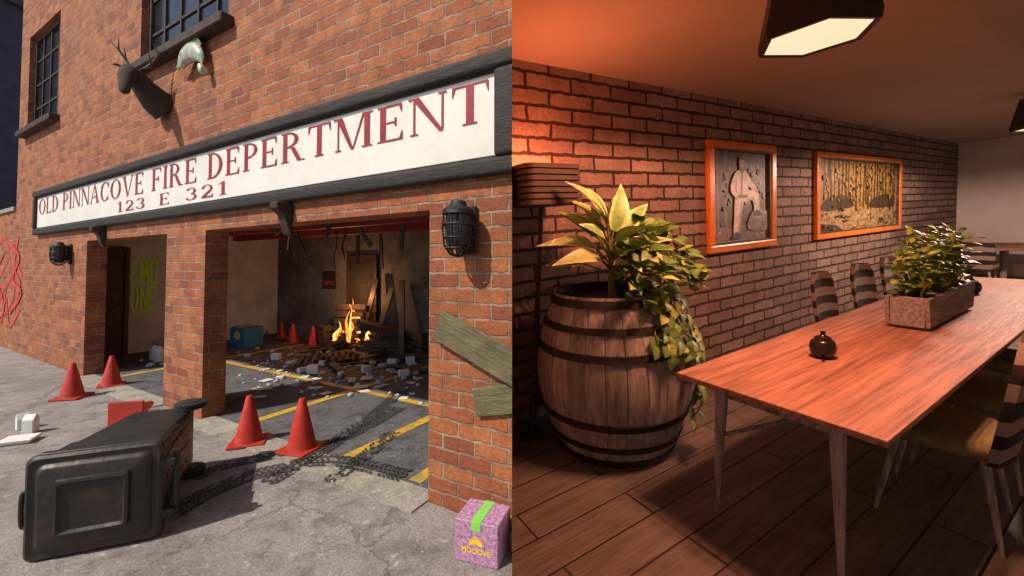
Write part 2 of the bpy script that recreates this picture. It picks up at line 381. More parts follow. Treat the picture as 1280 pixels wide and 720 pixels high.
CL=(FAC,-1); CR=(ROOM,1)
# ------------------------------------------------------------------ ground
b=MB(); b.poly([(-400,-400,0),(400,-400,0),(400,400,0),(-400,400,0)])
struct(b.build('pavement',M['pave']),'worn grey concrete forecourt in front of the brick fire station','pavement')
b=MB(); b.poly([(-8.6,0.02,.004),(3,0.02,.004),(3,4,.004),(-8.6,4,.004)])
struct(b.build('garage_floor',M['garfloor'],clip=CL),'dark stained concrete floor inside the garage bays','floor',FAC)
for x0,x1,l in ((-3.3,0,'pale concrete strip at the threshold of the wide right bay'),(-7.03,-4.26,'pale concrete strip at the threshold of the left bay')):
    b=MB(); b.box(x0+.01,x1-.01,-.16,.12,.0,.012)
    struct(b.build('threshold_strip',M['thresh'],clip=CL),l,'threshold',FAC)
for k,x in enumerate((-6.5,-2.72,-1.1,-.28)):
    b=MB()
    b.poly([(x-.06,.16,.008),(x+.06,.16,.008),(x+.06,3.7,.008),(x-.06,3.7,.008)])
    struct(b.build('bay_line',M['yellow'],clip=CL),['worn yellow bay line on the floor of the left bay','worn yellow bay line beside the middle brick pillar','worn yellow bay line in the middle of the right bay','worn yellow bay line next to the right brick pillar'][k],'floor marking',FAC)
b=MB(); b.poly([(-8.3,1.55,.012),(-1.2,1.55,.012),(-1.2,1.66,.012),(-8.3,1.66,.012)])
struct(b.build('bay_line',M['yellow'],clip=CL),'worn yellow line running across the bays parallel to the front wall','floor marking',FAC)
# ------------------------------------------------------------------ fire station
bld=thing('fire_station','two storey orange brick fire station with two open garage bays and a long sign','building',FAC)
xs=[-16,-11.2,-10.6,-8.7,-7.03,-5.2,-4.26,-3.3,-2.9,0,1.2]; zs=[0,2.13,2.9,4.45,6.4,8.5]
def hole(x,z):
    if z<2.13 and (-3.3<x<0 or -7.03<x<-4.26): return True
    if 4.45<z<6.4 and (-10.6<x<-8.7 or -5.2<x<-2.9): return True
    if x<-11.2 and z>2.9: return True
    return False
def wall_grid(mb,xs,zs,hole,y0,y1):
    nx,nz=len(xs)-1,len(zs)-1
    S=lambda i,j: 0<=i<nx and 0<=j<nz and not hole((xs[i]+xs[i+1])/2,(zs[j]+zs[j+1])/2)
    for i in range(nx):
        for j in range(nz):
            if not S(i,j): continue
            a,c,p,q=xs[i],xs[i+1],zs[j],zs[j+1]
            mb.poly([(a,y0,p),(c,y0,p),(c,y0,q),(a,y0,q)]); mb.poly([(a,y1,q),(c,y1,q),(c,y1,p),(a,y1,p)])
            if not S(i-1,j): mb.poly([(a,y0,p),(a,y0,q),(a,y1,q),(a,y1,p)])
            if not S(i+1,j): mb.poly([(c,y1,p),(c,y1,q),(c,y0,q),(c,y0,p)])
            if not S(i,j-1): mb.poly([(a,y0,p),(a,y1,p),(c,y1,p),(c,y0,p)])
            if not S(i,j+1): mb.poly([(a,y0,q),(c,y0,q),(c,y1,q),(a,y1,q)])
b=MB(); wall_grid(b,xs,zs,hole,0,.24); b.build('front_wall',M['brick'],bld,clip=CL,merge=True)
b=MB(); b.box(-16.05,-11.2,-.04,.28,2.9,2.98); b.build('wall_coping',M['thresh'],bld)
b=MB(); b.box(-8.72,-8.6,.245,4.0,0,2.55); b.build('side_wall',M['plaster'],bld)
b=MB(); b.box(-8.72,2,4.0,4.15,0,2.55); b.build('back_wall',M['darkplaster'],bld,clip=CL)
b=MB(); b.box(-8.72,2,.245,4.15,2.55,2.65); b.build('garage_ceiling',M['redceil'],bld,clip=CL)
for yy in (.9,1.9,2.9):
    b=MB(); b.box(-8.59,2,yy,yy+.12,2.34,2.545); b.build('ceiling_beam',M['redceil'],bld,clip=CL)
# broken battens and cables hanging from the garage ceiling
for i,(x,y,l,a) in enumerate(((-5.9,2.6,.55,.5),(-5.2,2.2,.7,-.35),(-4.6,3.2,.8,.25),(-3.9,2.5,.6,-.6),(-6.6,3.3,.5,.4),(-4.2,3.4,.9,.15),(-3.2,1.6,.5,.7),(-4.9,1.5,.45,-.8),(-2.6,2.4,.6,.3))):
    b=MB(); b.box(-.04,.04,-.012,.012,-l,0,T(x,y,2.56)@RY(a)@RX(.2)); b.build('broken_batten',M['darkwood'],bld)
for i,(x,y,l) in enumerate(((-5.5,2.4,.7),(-4.9,2.9,.9),(-4.3,2.6,.6),(-6.2,3.0,.8),(-3.5,2.0,.7),(-4.6,1.8,.55))):
    b=MB(); b.tube(smooth_line([(x,y,2.54),(x+.06,y,2.54-l*.4),(x-.05,y+.03,2.54-l*.7),(x+.04,y,2.54-l)],5),.009,5); b.build('hanging_cable',M['rubber'],bld)
b=MB(); b.box(-11.2,2,.245,4.15,8.3,8.5); b.build('roof',M['lead'],bld,clip=CL)
b=MB(); b.box(-11.2,-11.0,.245,4.15,2.66,8.3); b.build('gable_wall',M['brick'],bld)
def window(x0,x1,z0,z1,nx,nz):
    f=MB()
    for a,c,p,q in ((x0,x0+.08,z0,z1),(x1-.08,x1,z0,z1),(x0+.08,x1-.08,z0,z0+.08),(x0+.08,x1-.08,z1-.08,z1)): f.box(a,c,.08,.16,p,q)
    for i in range(1,nx):
        x=x0+(x1-x0)*i/nx; f.box(x-.02,x+.02,.095,.145,z0+.08,z1-.08)
    for j in range(1,nz):
        z=z0+(z1-z0)*j/nz; f.box(x0+.08,x1-.08,.1,.14,z-.018,z+.018)
    w=f.build('window',M['rust'],bld)
    g=MB(); g.box(x0+.08,x1-.08,.118,.122,z0+.08,z1-.08); g.build('pane',M['pane'],w)
    s=MB(); s.box(x0-.12,x1+.12,-.14,.06,z0-.12,z0-.002); s.build('sill',M['rust'],w,bevel=.012)
window(-10.6,-8.7,4.45,6.4,4,4); window(-5.2,-2.9,4.45,6.4,5,4)
# inner door on the side wall
d=MB(); d.box(-8.6,-8.54,.42,.93,.006,2.02); dr=d.build('door',M['darkwood'],bld)
f=MB(); f.box(-8.6,-8.51,.34,.42,.006,2.1); f.box(-8.6,-8.51,.93,1.0,.006,2.1); f.box(-8.6,-8.51,.42,.93,2.02,2.1); f.build('frame',M['darkwood'],dr)
for z0,z1 in ((.15,.75),(.85,1.3),(1.4,1.9)):
    p=MB(); p.box(-8.54,-8.522,.49,.86,z0,z1); p.build('panel',M['darkwood'],dr,bevel=.008)
h=MB(); h.tube([(-8.54,.89,1.0),(-8.49,.89,1.0),(-8.49,.81,1.0)],.012,8); h.build('handle',M['iron'],dr,smooth=True)
# back door
x0,x1=-5.75,-4.95
d=MB(); d.box(x0,x1,3.95,3.998,.006,1.9); dr=d.build('door',M['charwood'],bld)
f=MB(); f.box(x0-.08,x0,3.92,3.998,.006,1.98); f.box(x1,x1+.08,3.92,3.998,.006,1.98); f.box(x0,x1,3.92,3.998,1.9,1.98); f.build('frame',M['darkwood'],dr)
nb=MB(); nb.box(-6.75,-6.3,3.975,3.998,1.2,1.62); n=nb.build('notice_board',M['charwood'],bld)
nb=MB(); nb.box(-6.70,-6.35,3.968,3.974,1.30,1.40); nb.build('notice_strip',M['redceil'],n)
# graffiti
def strokes(lst,w,y,m,sx,sz,ox,oz,rot=None):
    for k,pl in enumerate(lst):
        b=MB(); pts=smooth_line([(ox+a*sx,oz+c*sz,0) for a,c in pl],7)
        b.ribbon([(p.x,p.y) for p in pts],w*RN.uniform(.8,1.2),y-k*.0022)
        o=b.build('graffiti',m,bld)
        if rot: o.matrix_basis=rot
G=[[(.28,.99),(.08,.96),(.0,.82),(.2,.79),(.02,.72),(.01,.59),(.27,.58)],[(.33,.54),(.39,.99)],[(.37,.98),(.49,.67),(.61,1.0)],[(.60,.99),(.66,.55)],[(.74,.74),(.79,.95),(.95,.96),(1.0,.74),(.91,.56),(.78,.57),(.74,.77)],
   [(-.02,.26),(.06,.46),(.20,.45),(.26,.26),(.17,.05),(.02,.09),(-.02,.30)],[(.37,.03),(.40,.46)],[(.39,.45),(.48,.28),(.61,.03)],[(.60,.04),(.64,.48)],[(.99,.45),(.76,.46),(.74,.26),(.95,.27),(.75,.23),(.73,.04),(1.0,.07)],[(.1,-.05),(.6,-.02),(1.0,-.06)]]
strokes(G,.04,0,M['green'],.40,1.02,0,0,T(-8.592,1.05,.84)@RZ(PI/2))
Rr=[[(.05,.95),(.3,1.05),(.5,.85),(.25,.62),(.08,.5),(.4,.45),(.6,.62),(.5,.9),(.75,1.0)],[(.0,.7),(.2,.3),(.45,.5),(.35,.12),(.7,.35),(.68,.75),(.95,.6)],[(.1,.2),(.3,.02),(.45,.3),(.6,.0),(.9,.2)],[(.8,1.05),(.7,.7),(.9,.5),(.75,.2)],[(.3,.85),(.1,.6),(.4,.2),(.2,.05)],[(.6,.95),(.85,.8),(.65,.55),(.95,.4),(.6,.15)]]
strokes(Rr,.072,-.004,M['redspray'],2.3,1.75,-12.75,.5)
# ------------------------------------------------------------------ serif letters
TT,SS=.155,.07
def rc(a,c,d,e): return [(a,c),(d,c),(d,e),(a,e)]
def foot(x,w,z,k=SS): return [rc(x-k,z,x,z+.045),rc(x+w,z,x+w+k,z+.045)]
def stem(x,w=TT): return [rc(x,0,x+w,1)]+foot(x,w,0)+foot(x,w,.955)
def ring(cx,cy,rx,ry,tx,ty,a0,a1,n=22):
    out=[]
    for i in range(n):
        A=math.radians(a0+(a1-a0)*i/n); B=math.radians(a0+(a1-a0)*(i+1)/n)
        P=lambda t,o: (cx+(rx-(0 if o else tx))*math.cos(t),cy+(ry-(0 if o else ty))*math.sin(t))
        out.append([P(A,0),P(A,1),P(B,1),P(B,0)])
    return out
E0=.08+TT
bot=[rc(E0,0,.68,.045),[(.6,.045),(.68,.045),(.68,.28)]]
top=[rc(E0,.955,.66,1),[(.58,.955),(.66,.73),(.66,.955)]]
mid=[rc(E0,.49,.47,.535),rc(.47,.4,.52,.63)]
GL={'I':(stem(.08),.32),'L':(stem(.08)+bot,.74),'D':(stem(.08)+ring(E0,.5,.56,.5,.155,.045,-90,90),.86),
'P':(stem(.08)+ring(E0,.73,.42,.27,.135,.045,-90,90),.72),'R':(stem(.08)+ring(E0,.74,.42,.26,.135,.045,-90,90)+[[(.36,.48),(.52,.48),(.8,0),(.63,0)],rc(.8,0,.9,.045)],.92),
'E':(stem(.08)+bot+top+mid,.76),'F':(stem(.08)+top+mid,.72),
'T':([rc(.32,0,.48,1)]+foot(.32,.16,0)+[rc(.02,.955,.32,1),rc(.48,.955,.78,1),[(.02,.7),(.09,.955),(.02,.955)],[(.71,.955),(.78,.7),(.78,.955)]],.82),
'N':([rc(.1,0,.15,.955),rc(.77,.045,.82,1),[(.06,1),(.24,1),(.82,0),(.72,0)]]+foot(.1,.05,0)+foot(.77,.05,.955)+[rc(-.02,.955,.07,1)],.9),
'A':([[(.07,0),(.12,0),(.47,1),(.42,1)],[(.42,1),(.51,1),(.88,0),(.7,0)],rc(.22,.32,.66,.365),rc(0,0,.07,.045),rc(.12,0,.21,.045),rc(.62,0,.7,.045),rc(.88,0,.95,.045)],.96),
'V':([[(.07,1),(.25,1),(.53,0),(.44,0)],[(.48,0),(.52,0),(.87,1),(.82,1)],rc(0,.955,.07,1),rc(.25,.955,.34,1),rc(.74,.955,.82,1),rc(.87,.955,.95,1)],.95),
'M':([rc(.1,0,.15,.955),rc(.92,0,1.08,1),[(.06,1),(.25,1),(.6,.0),(.52,0)],[(.56,0),(.6,0),(.93,1),(.87,1)]]+foot(.1,.05,0)+foot(.92,.16,0)+[rc(-.02,.955,.07,1),rc(1.08,.955,1.16,1)],1.2),
'C':(ring(.45,.5,.43,.5,.155,.045,40,320)+[rc(.74,.66,.785,.98),rc(.74,.04,.775,.3)],.88),'O':(ring(.46,.5,.45,.5,.155,.045,0,360,34),.94),
'1':([rc(.22,0,.38,1)]+foot(.22,.16,0,.12)+[[(.06,.8),(.22,.94),(.22,1),(.06,.86)]],.58),
'2':(ring(.35,.7,.31,.3,.14,.05,-35,175)+[[(.48,.55),(.62,.5),(.24,.1),(.05,.1)],rc(.05,0,.68,.1),rc(.63,.1,.68,.24)],.76),
'3':(ring(.32,.75,.29,.25,.13,.05,-90,165)+ring(.32,.27,.34,.27,.15,.05,-165,90),.74)}
def lettering(text,x0,x1,z,hgt,y,track,space,m,par):
    adv=[]; w=0
    for ch in text:
        adv.append(w); w+=space if ch==' ' else GL[ch][1]+track
    w-=track; sx=(x1-x0)/w; b=MB()
    for ch,a in list(zip(text,adv))+[(' ',0)]:
        if ch==' ':
            b.build('lettering',m,par); b=MB(); continue
        for i,pl in enumerate(GL[ch][0]):
            yy=y-(i%9)*.0004; b.poly([(x0+(a+p[0])*sx,yy,z+p[1]*hgt) for p in pl])
sg=thing('station_sign','long white sign board with red serif lettering in a black frame above the bays','sign',FAC)
b=MB(); b.box(-9.55,.78,-.035,-.004,2.40,3.06); b.build('panel',M['signpanel'],sg,clip=CL)
b=MB(); X0,X1,Z0,Z1,w=-9.66,.765,2.315,3.14,.118
b.box(X0,X1,-.085,-.003,Z1-w,Z1); b.box(X0,X1,-.075,-.003,Z0,Z0+w); b.box(X0,X0+w,-.08,-.003,Z0+w,Z1-w); b.box(X1-w-.05,X1,-.08,-.003,Z0+w,Z1-w)
b.build('frame',M['signframe'],sg,bevel=.032,seg=4,clip=CL,smooth=True,angle=60)
b=MB(); b.box(X0+w-.01,X1-w-.04,-.05,-.036,Z1-w-.016,Z1-w); b.box(X0+w-.01,X1-w-.04,-.05,-.036,Z0+w,Z0+w+.014)
b.build('inner_moulding',M['signframe'],sg)
lettering('OLD PINNACOVE FIRE DEPERTMENT',-9.42,.555,2.69,.285,-.039,.09,.46,M['signred'],sg)
lettering('123 E 321',-5.75,-2.75,2.49,.145,-.039,.16,.85,M['signred'],sg)
for x in (-6.3,-1.72):
    b=MB()
    pr=[(-.003,2.31),(-.16,2.31),(-.16,2.25),(-.09,2.2),(-.06,2.1),(-.03,2.02),(-.003,2.0)]
    b.rings([[(x-.06,y,z) for y,z in pr],[(x+.06,y,z) for y,z in pr]]); b.build('bracket',M['rust'],sg,bevel=.008)
# ------------------------------------------------------------------ wall lanterns
def lantern(x,z,s,label):
    t=thing('wall_lantern',label,'lantern',FAC@T(x,0,z)@Matrix.Scale(s,4),'caged lanterns beside the bays')
    b=MB(); b.box(-.07,.07,-.03,-.002,-.17,.17); b.build('back_plate',M['iron'],t,bevel=.01)
    b=MB(); b.tube([(0,-.03,.1),(0,-.14,.13)],.025,10); b.build('arm',M['iron'],t,smooth=True)
    b=MB(); b.lathe([(.0,.20),(.05,.19),(.06,.16),(.105,.13),(.11,.1),(.0,.1)],20,T(0,-.14,0)); b.build('cap',M['iron'],t,smooth=True)
    b=MB(); b.lathe([(.075,.1),(.082,.0),(.075,-.1),(.05,-.14),(0,-.15)],20,T(0,-.14,0)); b.build('glass',M['pane'],t,smooth=True)
    b=MB()
    for k in range(8):
        a=2*PI*k/8; c,q=math.cos(a),math.sin(a)
        b.tube([(.098*c,-.14+.098*q,.1),(.105*c,-.14+.105*q,0),(.095*c,-.14+.095*q,-.11),(.055*c,-.14+.055*q,-.17),(.0,-.14,-.19)],.007,6)
    for zz,r in ((.03,.105),(-.06,.102),(-.13,.085)):
        b.tube([(r*math.cos(2*PI*k/20),-.14+r*math.sin(2*PI*k/20),zz) for k in range(21)],.007,6)
    b.build('cage',M['iron'],t,smooth=True)
lantern(.365,1.96,.98,'large black caged lantern on the right brick pillar')
lantern(-7.75,1.93,1.0,'small black caged lantern on the far left brick pillar')
# ------------------------------------------------------------------ trophies
t=thing('mounted_deer_head','dark mounted deer head with antlers on the brick above the sign','deer head',FAC@T(-4.35,0,3.86)@Matrix.Scale(.98,4))
pts=[(-.02,-.002,-.12),(-.02,-.12,-.06),(-.01,-.23,.05),(0,-.32,.15),(.05,-.4,.16),(.13,-.45,.06),(.21,-.48,-.06),(.26,-.50,-.14),(.275,-.51,-.17)]
b=MB(); b.tube(pts,[.20,.17,.13,.105,.10,.08,.058,.05,.026],14,1.0); b.build('head',M['fur'],t,smooth=True)
for s in (-1,1):
    b=MB(); o=V((0,-.34,.22)); sd=V((.6,.7,0)).normalized()*s
    b.tube([o+sd*.05,o+sd*.1+V((0,0,.03)),o+sd*.17+V((0,0,.05)),o+sd*.22+V((0,0,.05))],[.02,.04,.03,.004],8,.4); b.build('ear',M['fur'],t,smooth=True)
    b=MB(); q=[o+sd*.03+V((-.02,.02,0)),o+sd*.12+V((-.05,.06,.14)),o+sd*.2+V((-.02,.05,.26)),o+sd*.17+V((.05,0,.36))]
    b.tube(q,[.018,.016,.012,.004],7); b.tube([q[1],q[1]+V((.08,-.05,.12))],[.012,.003],6); b.tube([q[2],q[2]+sd*.1+V((0,0,.1))],[.011,.003],6); b.build('antler',M['antler'],t,smooth=True)
    b=MB(); bmesh.ops.create_uvsphere(b.bm,u_segments=8,v_segments=6,radius=.014,matrix=T(*(V((.08,-.42,.15))+sd*.075))); b.build('eye',M['ceramic'],t,smooth=True)
b=MB(); b.lathe([(0,.0),(.2,.0),(.22,-.015),(.22,-.03)],20,T(-.02,0,-.12)@RX(-PI/2)@T(0,0,.032)); b.build('plaque',M['darkwood'],t)
t=thing('mounted_fish','pale green mounted fish with open mouth on the brick beside the deer head','fish trophy',FAC@T(-3.45,0,4.08)@RY(.35)@Matrix.Scale(1.2,4))
b=MB(); rs=[]
for i in range(13):
    q=i/12; A=PI*(.95-.75*q); x=.23*math.cos(A); z=.2*math.sin(A)-.12; hh=.012+.085*math.sin(PI*min(1,q*.9+.1))**.8; ww=hh*.55
    nx,nz=math.cos(A),math.sin(A)
    rs.append([V((x,-.08,z))+V((nx,0,nz))*(hh*math.cos(2*PI*k/12))+V((0,1,0))*(ww*math.sin(2*PI*k/12)) for k in range(12)])
b.rings(rs); b.build('body',M['fish'],t,smooth=True)
b=MB()
b.rings([[(-.215,-.085,-.03),(-.27,-.085,-.12),(-.33,-.085,-.1),(-.25,-.085,-.0)],[(-.215,-.075,-.03),(-.27,-.075,-.12),(-.33,-.075,-.1),(-.25,-.075,-.0)]]); b.build('tail',M['fishfin'],t)
b=MB()
pr=[(-.16,.1),(-.12,.19),(.0,.22),(.1,.17),(.09,.13),(0,.15),(-.1,.12)]
b.rings([[(x,-.084,z) for x,z in pr],[(x,-.076,z) for x,z in pr]]); b.build('dorsal_fin',M['fishfin'],t)
b=MB(); b.tube([(.17,-.08,-.03),(.22,-.08,-.07),(.25,-.08,-.06)],[.03,.035,.03],10); b.build('jaw',M['fish'],t,smooth=True)
b=MB(); b.tube([(0,-.05,.05),(0,-.002,.05)],.02,8); b.build('mount',M['darkwood'],t)
# ------------------------------------------------------------------ neighbour
nb=thing('neighbour_building','dusky purple building beyond the left end of the brick wall','building',T(-30,17,0)@RZ(-.25))
b=MB(); b.box(-6,6,-4,4,0,14); b.build('wall',M['purplewall'],nb)
b=MB(); b.box(-6.3,6.3,-4.3,4.3,14,14.4); b.build('roof',M['lead'],nb)
for i in range(4):
    for z in (1.5,4.5,7.4,10.4):
        b=MB(); b.box(-5+i*2.7,-3.6+i*2.7,-4.06,-3.99,z,z+1.6); b.build('window',M['pane'],nb)
# ------------------------------------------------------------------ cones
def make_cone(label,Mx):
    t=thing('traffic_cone',label,'traffic cone',Mx)
    b=MB(); b.box(-.155,.155,-.155,.155,0,.028); b.build('base',M['conered'],t,bevel=.01,seg=2)
    b=MB(); b.lathe([(.125,.028),(.118,.05),(.03,.44),(.024,.452),(.0,.454)],24); b.build('body',M['conered'],t,smooth=True)
    return t
cone0=make_cone('red traffic cone just right of the middle pillar, left of a pair',T(*ground_at(311,553))@RZ(.35))
for (px,py,a,s,l) in ((377,562,-.3,1.05,'red traffic cone at the right of the pair outside the wide bay'),(90,497,.2,1.0,'red traffic cone in front of the far left brick wall'),(139,482,.7,.95,'red traffic cone at the threshold of the left bay'),
    (366,428,.3,.95,'red traffic cone deep in the garage left of the fire, nearer the corner'),(391,431,.9,.9,'red traffic cone deep in the garage closest to the fire'),(352,422,.1,.8,'short red traffic cone in the garage back corner')):
    dup(cone0,T(*ground_at(px,py))@RZ(a)@Matrix.Scale(s,4),l)
p=ground_at(156,540); dup(cone0,T(p.x,p.y,.155)@RZ(.25)@RX(-PI/2),'red traffic cone lying on its side behind the toppled bin')
# ------------------------------------------------------------------ wheelie bin on its side
ax=V((.371,-.929,0)); yy=V((-.929,-.371,0))
BM=Matrix(((0,yy.x,ax.x,-2.875),(0,yy.y,ax.y,3.43),(1,0,0,.303),(0,0,0,1)))
bn=thing('wheelie_bin','dark wheelie bin lying on its side on the forecourt with its lid facing out','bin',BM)
def rr2(hx,hy,r,z,n=5):
    out=[]; r*=.55
    for cx,cy,a0 in ((hx-r,hy-r,0),(-hx+r,hy-r,PI/2),(-hx+r,-hy+r,PI),(hx-r,-hy+r,1.5*PI)):
        for k in range(n): a=a0+k*PI/2/(n-1); out.append((cx+r*math.cos(a),cy+r*math.sin(a),z))
    return out
b=MB(); b.rings([rr2(.20,.175,.06,.0),rr2(.235,.205,.07,.03),rr2(.243,.218,.07,.14),rr2(.262,.262,.07,.70),rr2(.272,.274,.07,.71),rr2(.279,.287,.07,.93)]); b.build('body',M['binplast'],bn,smooth=True)
b=MB(); b.rings([rr2(.285,.298,.07,.885),rr2(.297,.31,.075,.90),rr2(.30,.313,.075,.945),rr2(.29,.303,.07,.955)]); b.build('rim',M['binplast'],bn,smooth=True)
b=MB(); b.rings([rr2(.296,.315,.075,.957),rr2(.302,.322,.08,.962),rr2(.300,.320,.08,.982),rr2(.285,.305,.08,.995),rr2(.262,.282,.08,.988),rr2(.250,.270,.08,.990),rr2(.238,.258,.08,1.012),rr2(.225,.245,.07,1.018)]); b.build('lid',M['binlid'],bn,smooth=True,angle=35)
b=MB(); b.rings([rr2(.165,.175,.03,1.017),rr2(.160,.170,.03,1.040),rr2(.145,.155,.03,1.044),rr2(.130,.14,.03,1.030),rr2(.120,.13,.03,1.030)]); lp=b.build('lid_panel',M['binlid'],bn,smooth=True,angle=35)
for s in (-1,1):
    b=MB(); b.box(s*.16-.025,s*.16+.025,-.385,-.29,.92,.985); b.build('hinge',M['binplast'],bn,bevel=.01,seg=2)
b=MB(); b.tube([(-.22,-.375,.935),(.22,-.375,.935)],.018,10); b.build('handle_bar',M['binplast'],bn,smooth=True)
b=MB(); b.tube(smooth_line([(-.10,.315,.97),(-.08,.337,.97),(.08,.337,.97),(.10,.315,.97)],5),.012,8); b.build('lid_grip',M['binlid'],bn,smooth=True)
for s in (-1,1):
    b=MB(); b.lathe([(.02,-.025),(.085,-.03),(.108,-.02),(.108,.02),(.085,.03),(.02,.025)],24,T(s*.268,-.20,.09)@RY(PI/2)); w=b.build('wheel',M['rubber'],bn,smooth=True)
    b=MB(); b.lathe([(0,-.034),(.06,-.034),(.065,-.02),(.065,.02),(.06,.034),(0,.034)],16,T(s*.268,-.20,.09)@RY(PI/2)); b.build('hub',M['binplast'],w)
for x in (-.14,0,.14):
    b=MB(); b.frustum(.14,.013,.225,.8,.013,.292,T(x,0,0)); b.build('rib',M['binplast'],bn,bevel=.006)
# ------------------------------------------------------------------ cardboard box by the pillar
def text_part(name,body,size,m,parent,Mx):
    cu=bpy.data.curves.new(name,'FONT'); cu.body=body; cu.size=size; cu.align_x='CENTER'; cu.align_y='CENTER'; cu.extrude=.0006; cu.offset=.001
    o=bpy.data.objects.new(name,cu); COL.objects.link(o); dg=bpy.context.evaluated_depsgraph_get(); dg.update()
    me=bpy.data.meshes.new_from_object(o.evaluated_get(dg)); bpy.data.objects.remove(o)
    me.transform(Mx); me.materials.clear(); me.materials.append(m)
    q=bpy.data.objects.new(name,me); COL.objects.link(q); q.parent=parent; return q
bx=thing('moving_box','pink and purple cardboard box with green tape at the foot of the right brick pillar','box',T(-.172,2.50,0)@RZ(-.33))
b=MB(); b.box(-.135,.135,-.11,.11,.002,.24); b.build('carton',M['purplebox'],bx,bevel=.004)
b=MB(); b.box(-.03,.03,-.112,.112,.2405,.2425); b.box(-.03,.03,-.1125,-.1107,.19,.2405); b.build('tape',M['tape'],bx)
b=MB()
for q in ([(-.04,.138),(0,.152),(0,.184),(-.04,.168)],[(.0,.152),(.04,.138),(.04,.168),(0,.184)],[(-.04,.173),(0,.189),(.04,.173),(0,.198)]): b.poly([(x,-.1115,z-.035) for x,z in q])
b.build('emblem',M['emblem'],bx)
text_part('lettering','MOOOVE',.042,M['emblem'],bx,T(0,-.1118,.075)@RX(PI/2))
# ------------------------------------------------------------------ boards on right pillar
def board(x0,z0,x1,z1,w,y,label):
    A=V((x0,0,z0)); B=V((x1,0,z1)); L=(B-A).length; ang=math.atan2(z1-z0,x1-x0)
    Mx=FAC@T(x0,y,z0)@RY(-ang)
    b=MB(); b.box(0,L,-.025,0,-w/2,w/2)
    tag(put(b.build('weathered_board',M['oldboard'],clip=(Mx,-1),bevel=.005),Mx),label,'board','old boards fixed to the right pillar')
board(.12,1.30,.95,.98,.22,-.034,'wide greenish weathered board nailed slanting across the right brick pillar')
board(.42,.79,.95,.92,.19,-.005,'shorter weathered board crossing low on the right brick pillar')
# ------------------------------------------------------------------ tyre tracks
FI=FAC.inverted()
def track(pts,w,label,skip=.25):
    t=thing('tyre_track',label,'tyre track',IDM)
    b=MB(); P=smooth_line([ground_at(*p) for p in pts],40); last=P[0]; i=0; L=[]; Rg=[]
    lift=lambda c: V((0,0,.0165 if (FI@c).y>-.17 else .0045))
    for k in range(1,len(P)):
        seg=(P[k]-last)
        while seg.length>.046:
            d=seg.normalized(); last=last+d*.046; seg=P[k]-last; i+=1; sd=V((-d.y,d.x,0)); c=last
            e=1+.12*noise.noise(V((i*.3,w*7,0)))
            L.append(c+sd*(w*.5*e)+lift(c)-V((0,0,.0015))); Rg.append(c-sd*(w*.5*e)+lift(c)-V((0,0,.0015)))
            fade=.5+.9*noise.noise(V((i*.05,len(pts),w*9)))
            for j in range(4):
                if RN.random()<skip+.5*max(0,fade-.55): continue
                o=sd*((j-1.5)*w/4); l=.014+RN.random()*.004; s2=w/4*RN.uniform(.34,.42); sh=d*(.018 if j%2 else -.018); zz=lift(c)
                b.poly([c+o-d*l-sd*s2+zz-sh,c+o+d*l-sd*s2+zz-sh,c+o+d*l+sd*s2+zz+sh,c+o-d*l+sd*s2+zz+sh])
    b.build('tread_print',M['tyre'],t)
    g=MB(); g.grid([L,Rg]); g.build('rubber_smear',M['smudge'],t)
track([(205,648),(270,612),(340,588),(420,578),(505,596)],.21,'dark tyre track running from the bin past the front of the pair of cones',.05)
track([(235,600),(290,580),(360,566),(430,548),(500,510)],.18,'dark tyre track curving behind the pair of cones into the wide bay',.08)
track([(330,606),(390,572),(430,546),(470,517),(500,490)],.18,'dark tyre track crossing the threshold beside the right cone',.10)
track([(410,606),(455,572),(490,542)],.16,'shorter dark tyre track entering the wide bay beside the right pillar',.3)
# ------------------------------------------------------------------ white litter outside
def carton(px,py,a,h,label):
    t=thing('drinks_carton',label,'carton',T(*ground_at(px,py))@RZ(a),'white cartons at the left edge')
    b=MB(); b.box(-.045,.045,-.045,.045,0,h); b.build('body',M['white'],t,bevel=.004)
    b=MB(); b.rings([[(-.045,-.045,h),(.045,-.045,h),(.045,.045,h),(-.045,.045,h)],[(-.045,-.006,h+.05),(.045,-.006,h+.05),(.045,.006,h+.05),(-.045,.006,h+.05)]]); b.build('gable_top',M['white'],t)
    return t
carton(38,541,.3,.14,'white drinks carton standing behind the foam tray at the left edge')
carton(28,536,1.0,.11,'shorter white drinks carton standing beside the taller one at the left edge')
t=thing('foam_tray','flat white foam tray lying on the forecourt at the left edge','tray',T(*ground_at(24,553))@RZ(.4))
b=MB(); b.frustum(0,.10,.07,.035,.13,.095); b.build('tray',M['white'],t,bevel=.006)
b=MB(); b.frustum(.036,.132,.097,.05,.12,.085); b.build('lid',M['white'],t,bevel=.006)
# ------------------------------------------------------------------ garage contents
def rock(r,seed):
    b=MB(); bmesh.ops.create_icosphere(b.bm,subdivisions=2,radius=r)
    for v in b.bm.verts:
        v.co*=1+.45*noise.noise(v.co/r*1.1+V((seed*3.1,0,0))); v.co.z*=.7
    return b
mn=[rock(1,k) for k in range(4)]; protos=[]
for k,m_ in enumerate(mn):
    o=m_.build('rubble_chunk',M['rubble']); protos.append(o.data); bpy.data.objects.remove(o)
rp=[(322,458),(335,452),(345,478),(360,470),(368,452),(405,466),(415,475),(430,452),(447,462),(455,448),(462,470),(474,480),(490,466),(498,452),(505,474),(515,446),(470,440),(385,448),(300,470),(310,446),(412,448),(520,468),(340,440),(395,480),(487,492),(188,458),(176,452),(203,456)]
for k in range(170):
    a=RN.gauss(425,68); c=RN.gauss(462,20)
    if 292<a<527 and 430<c<520: rp.append((a,c))
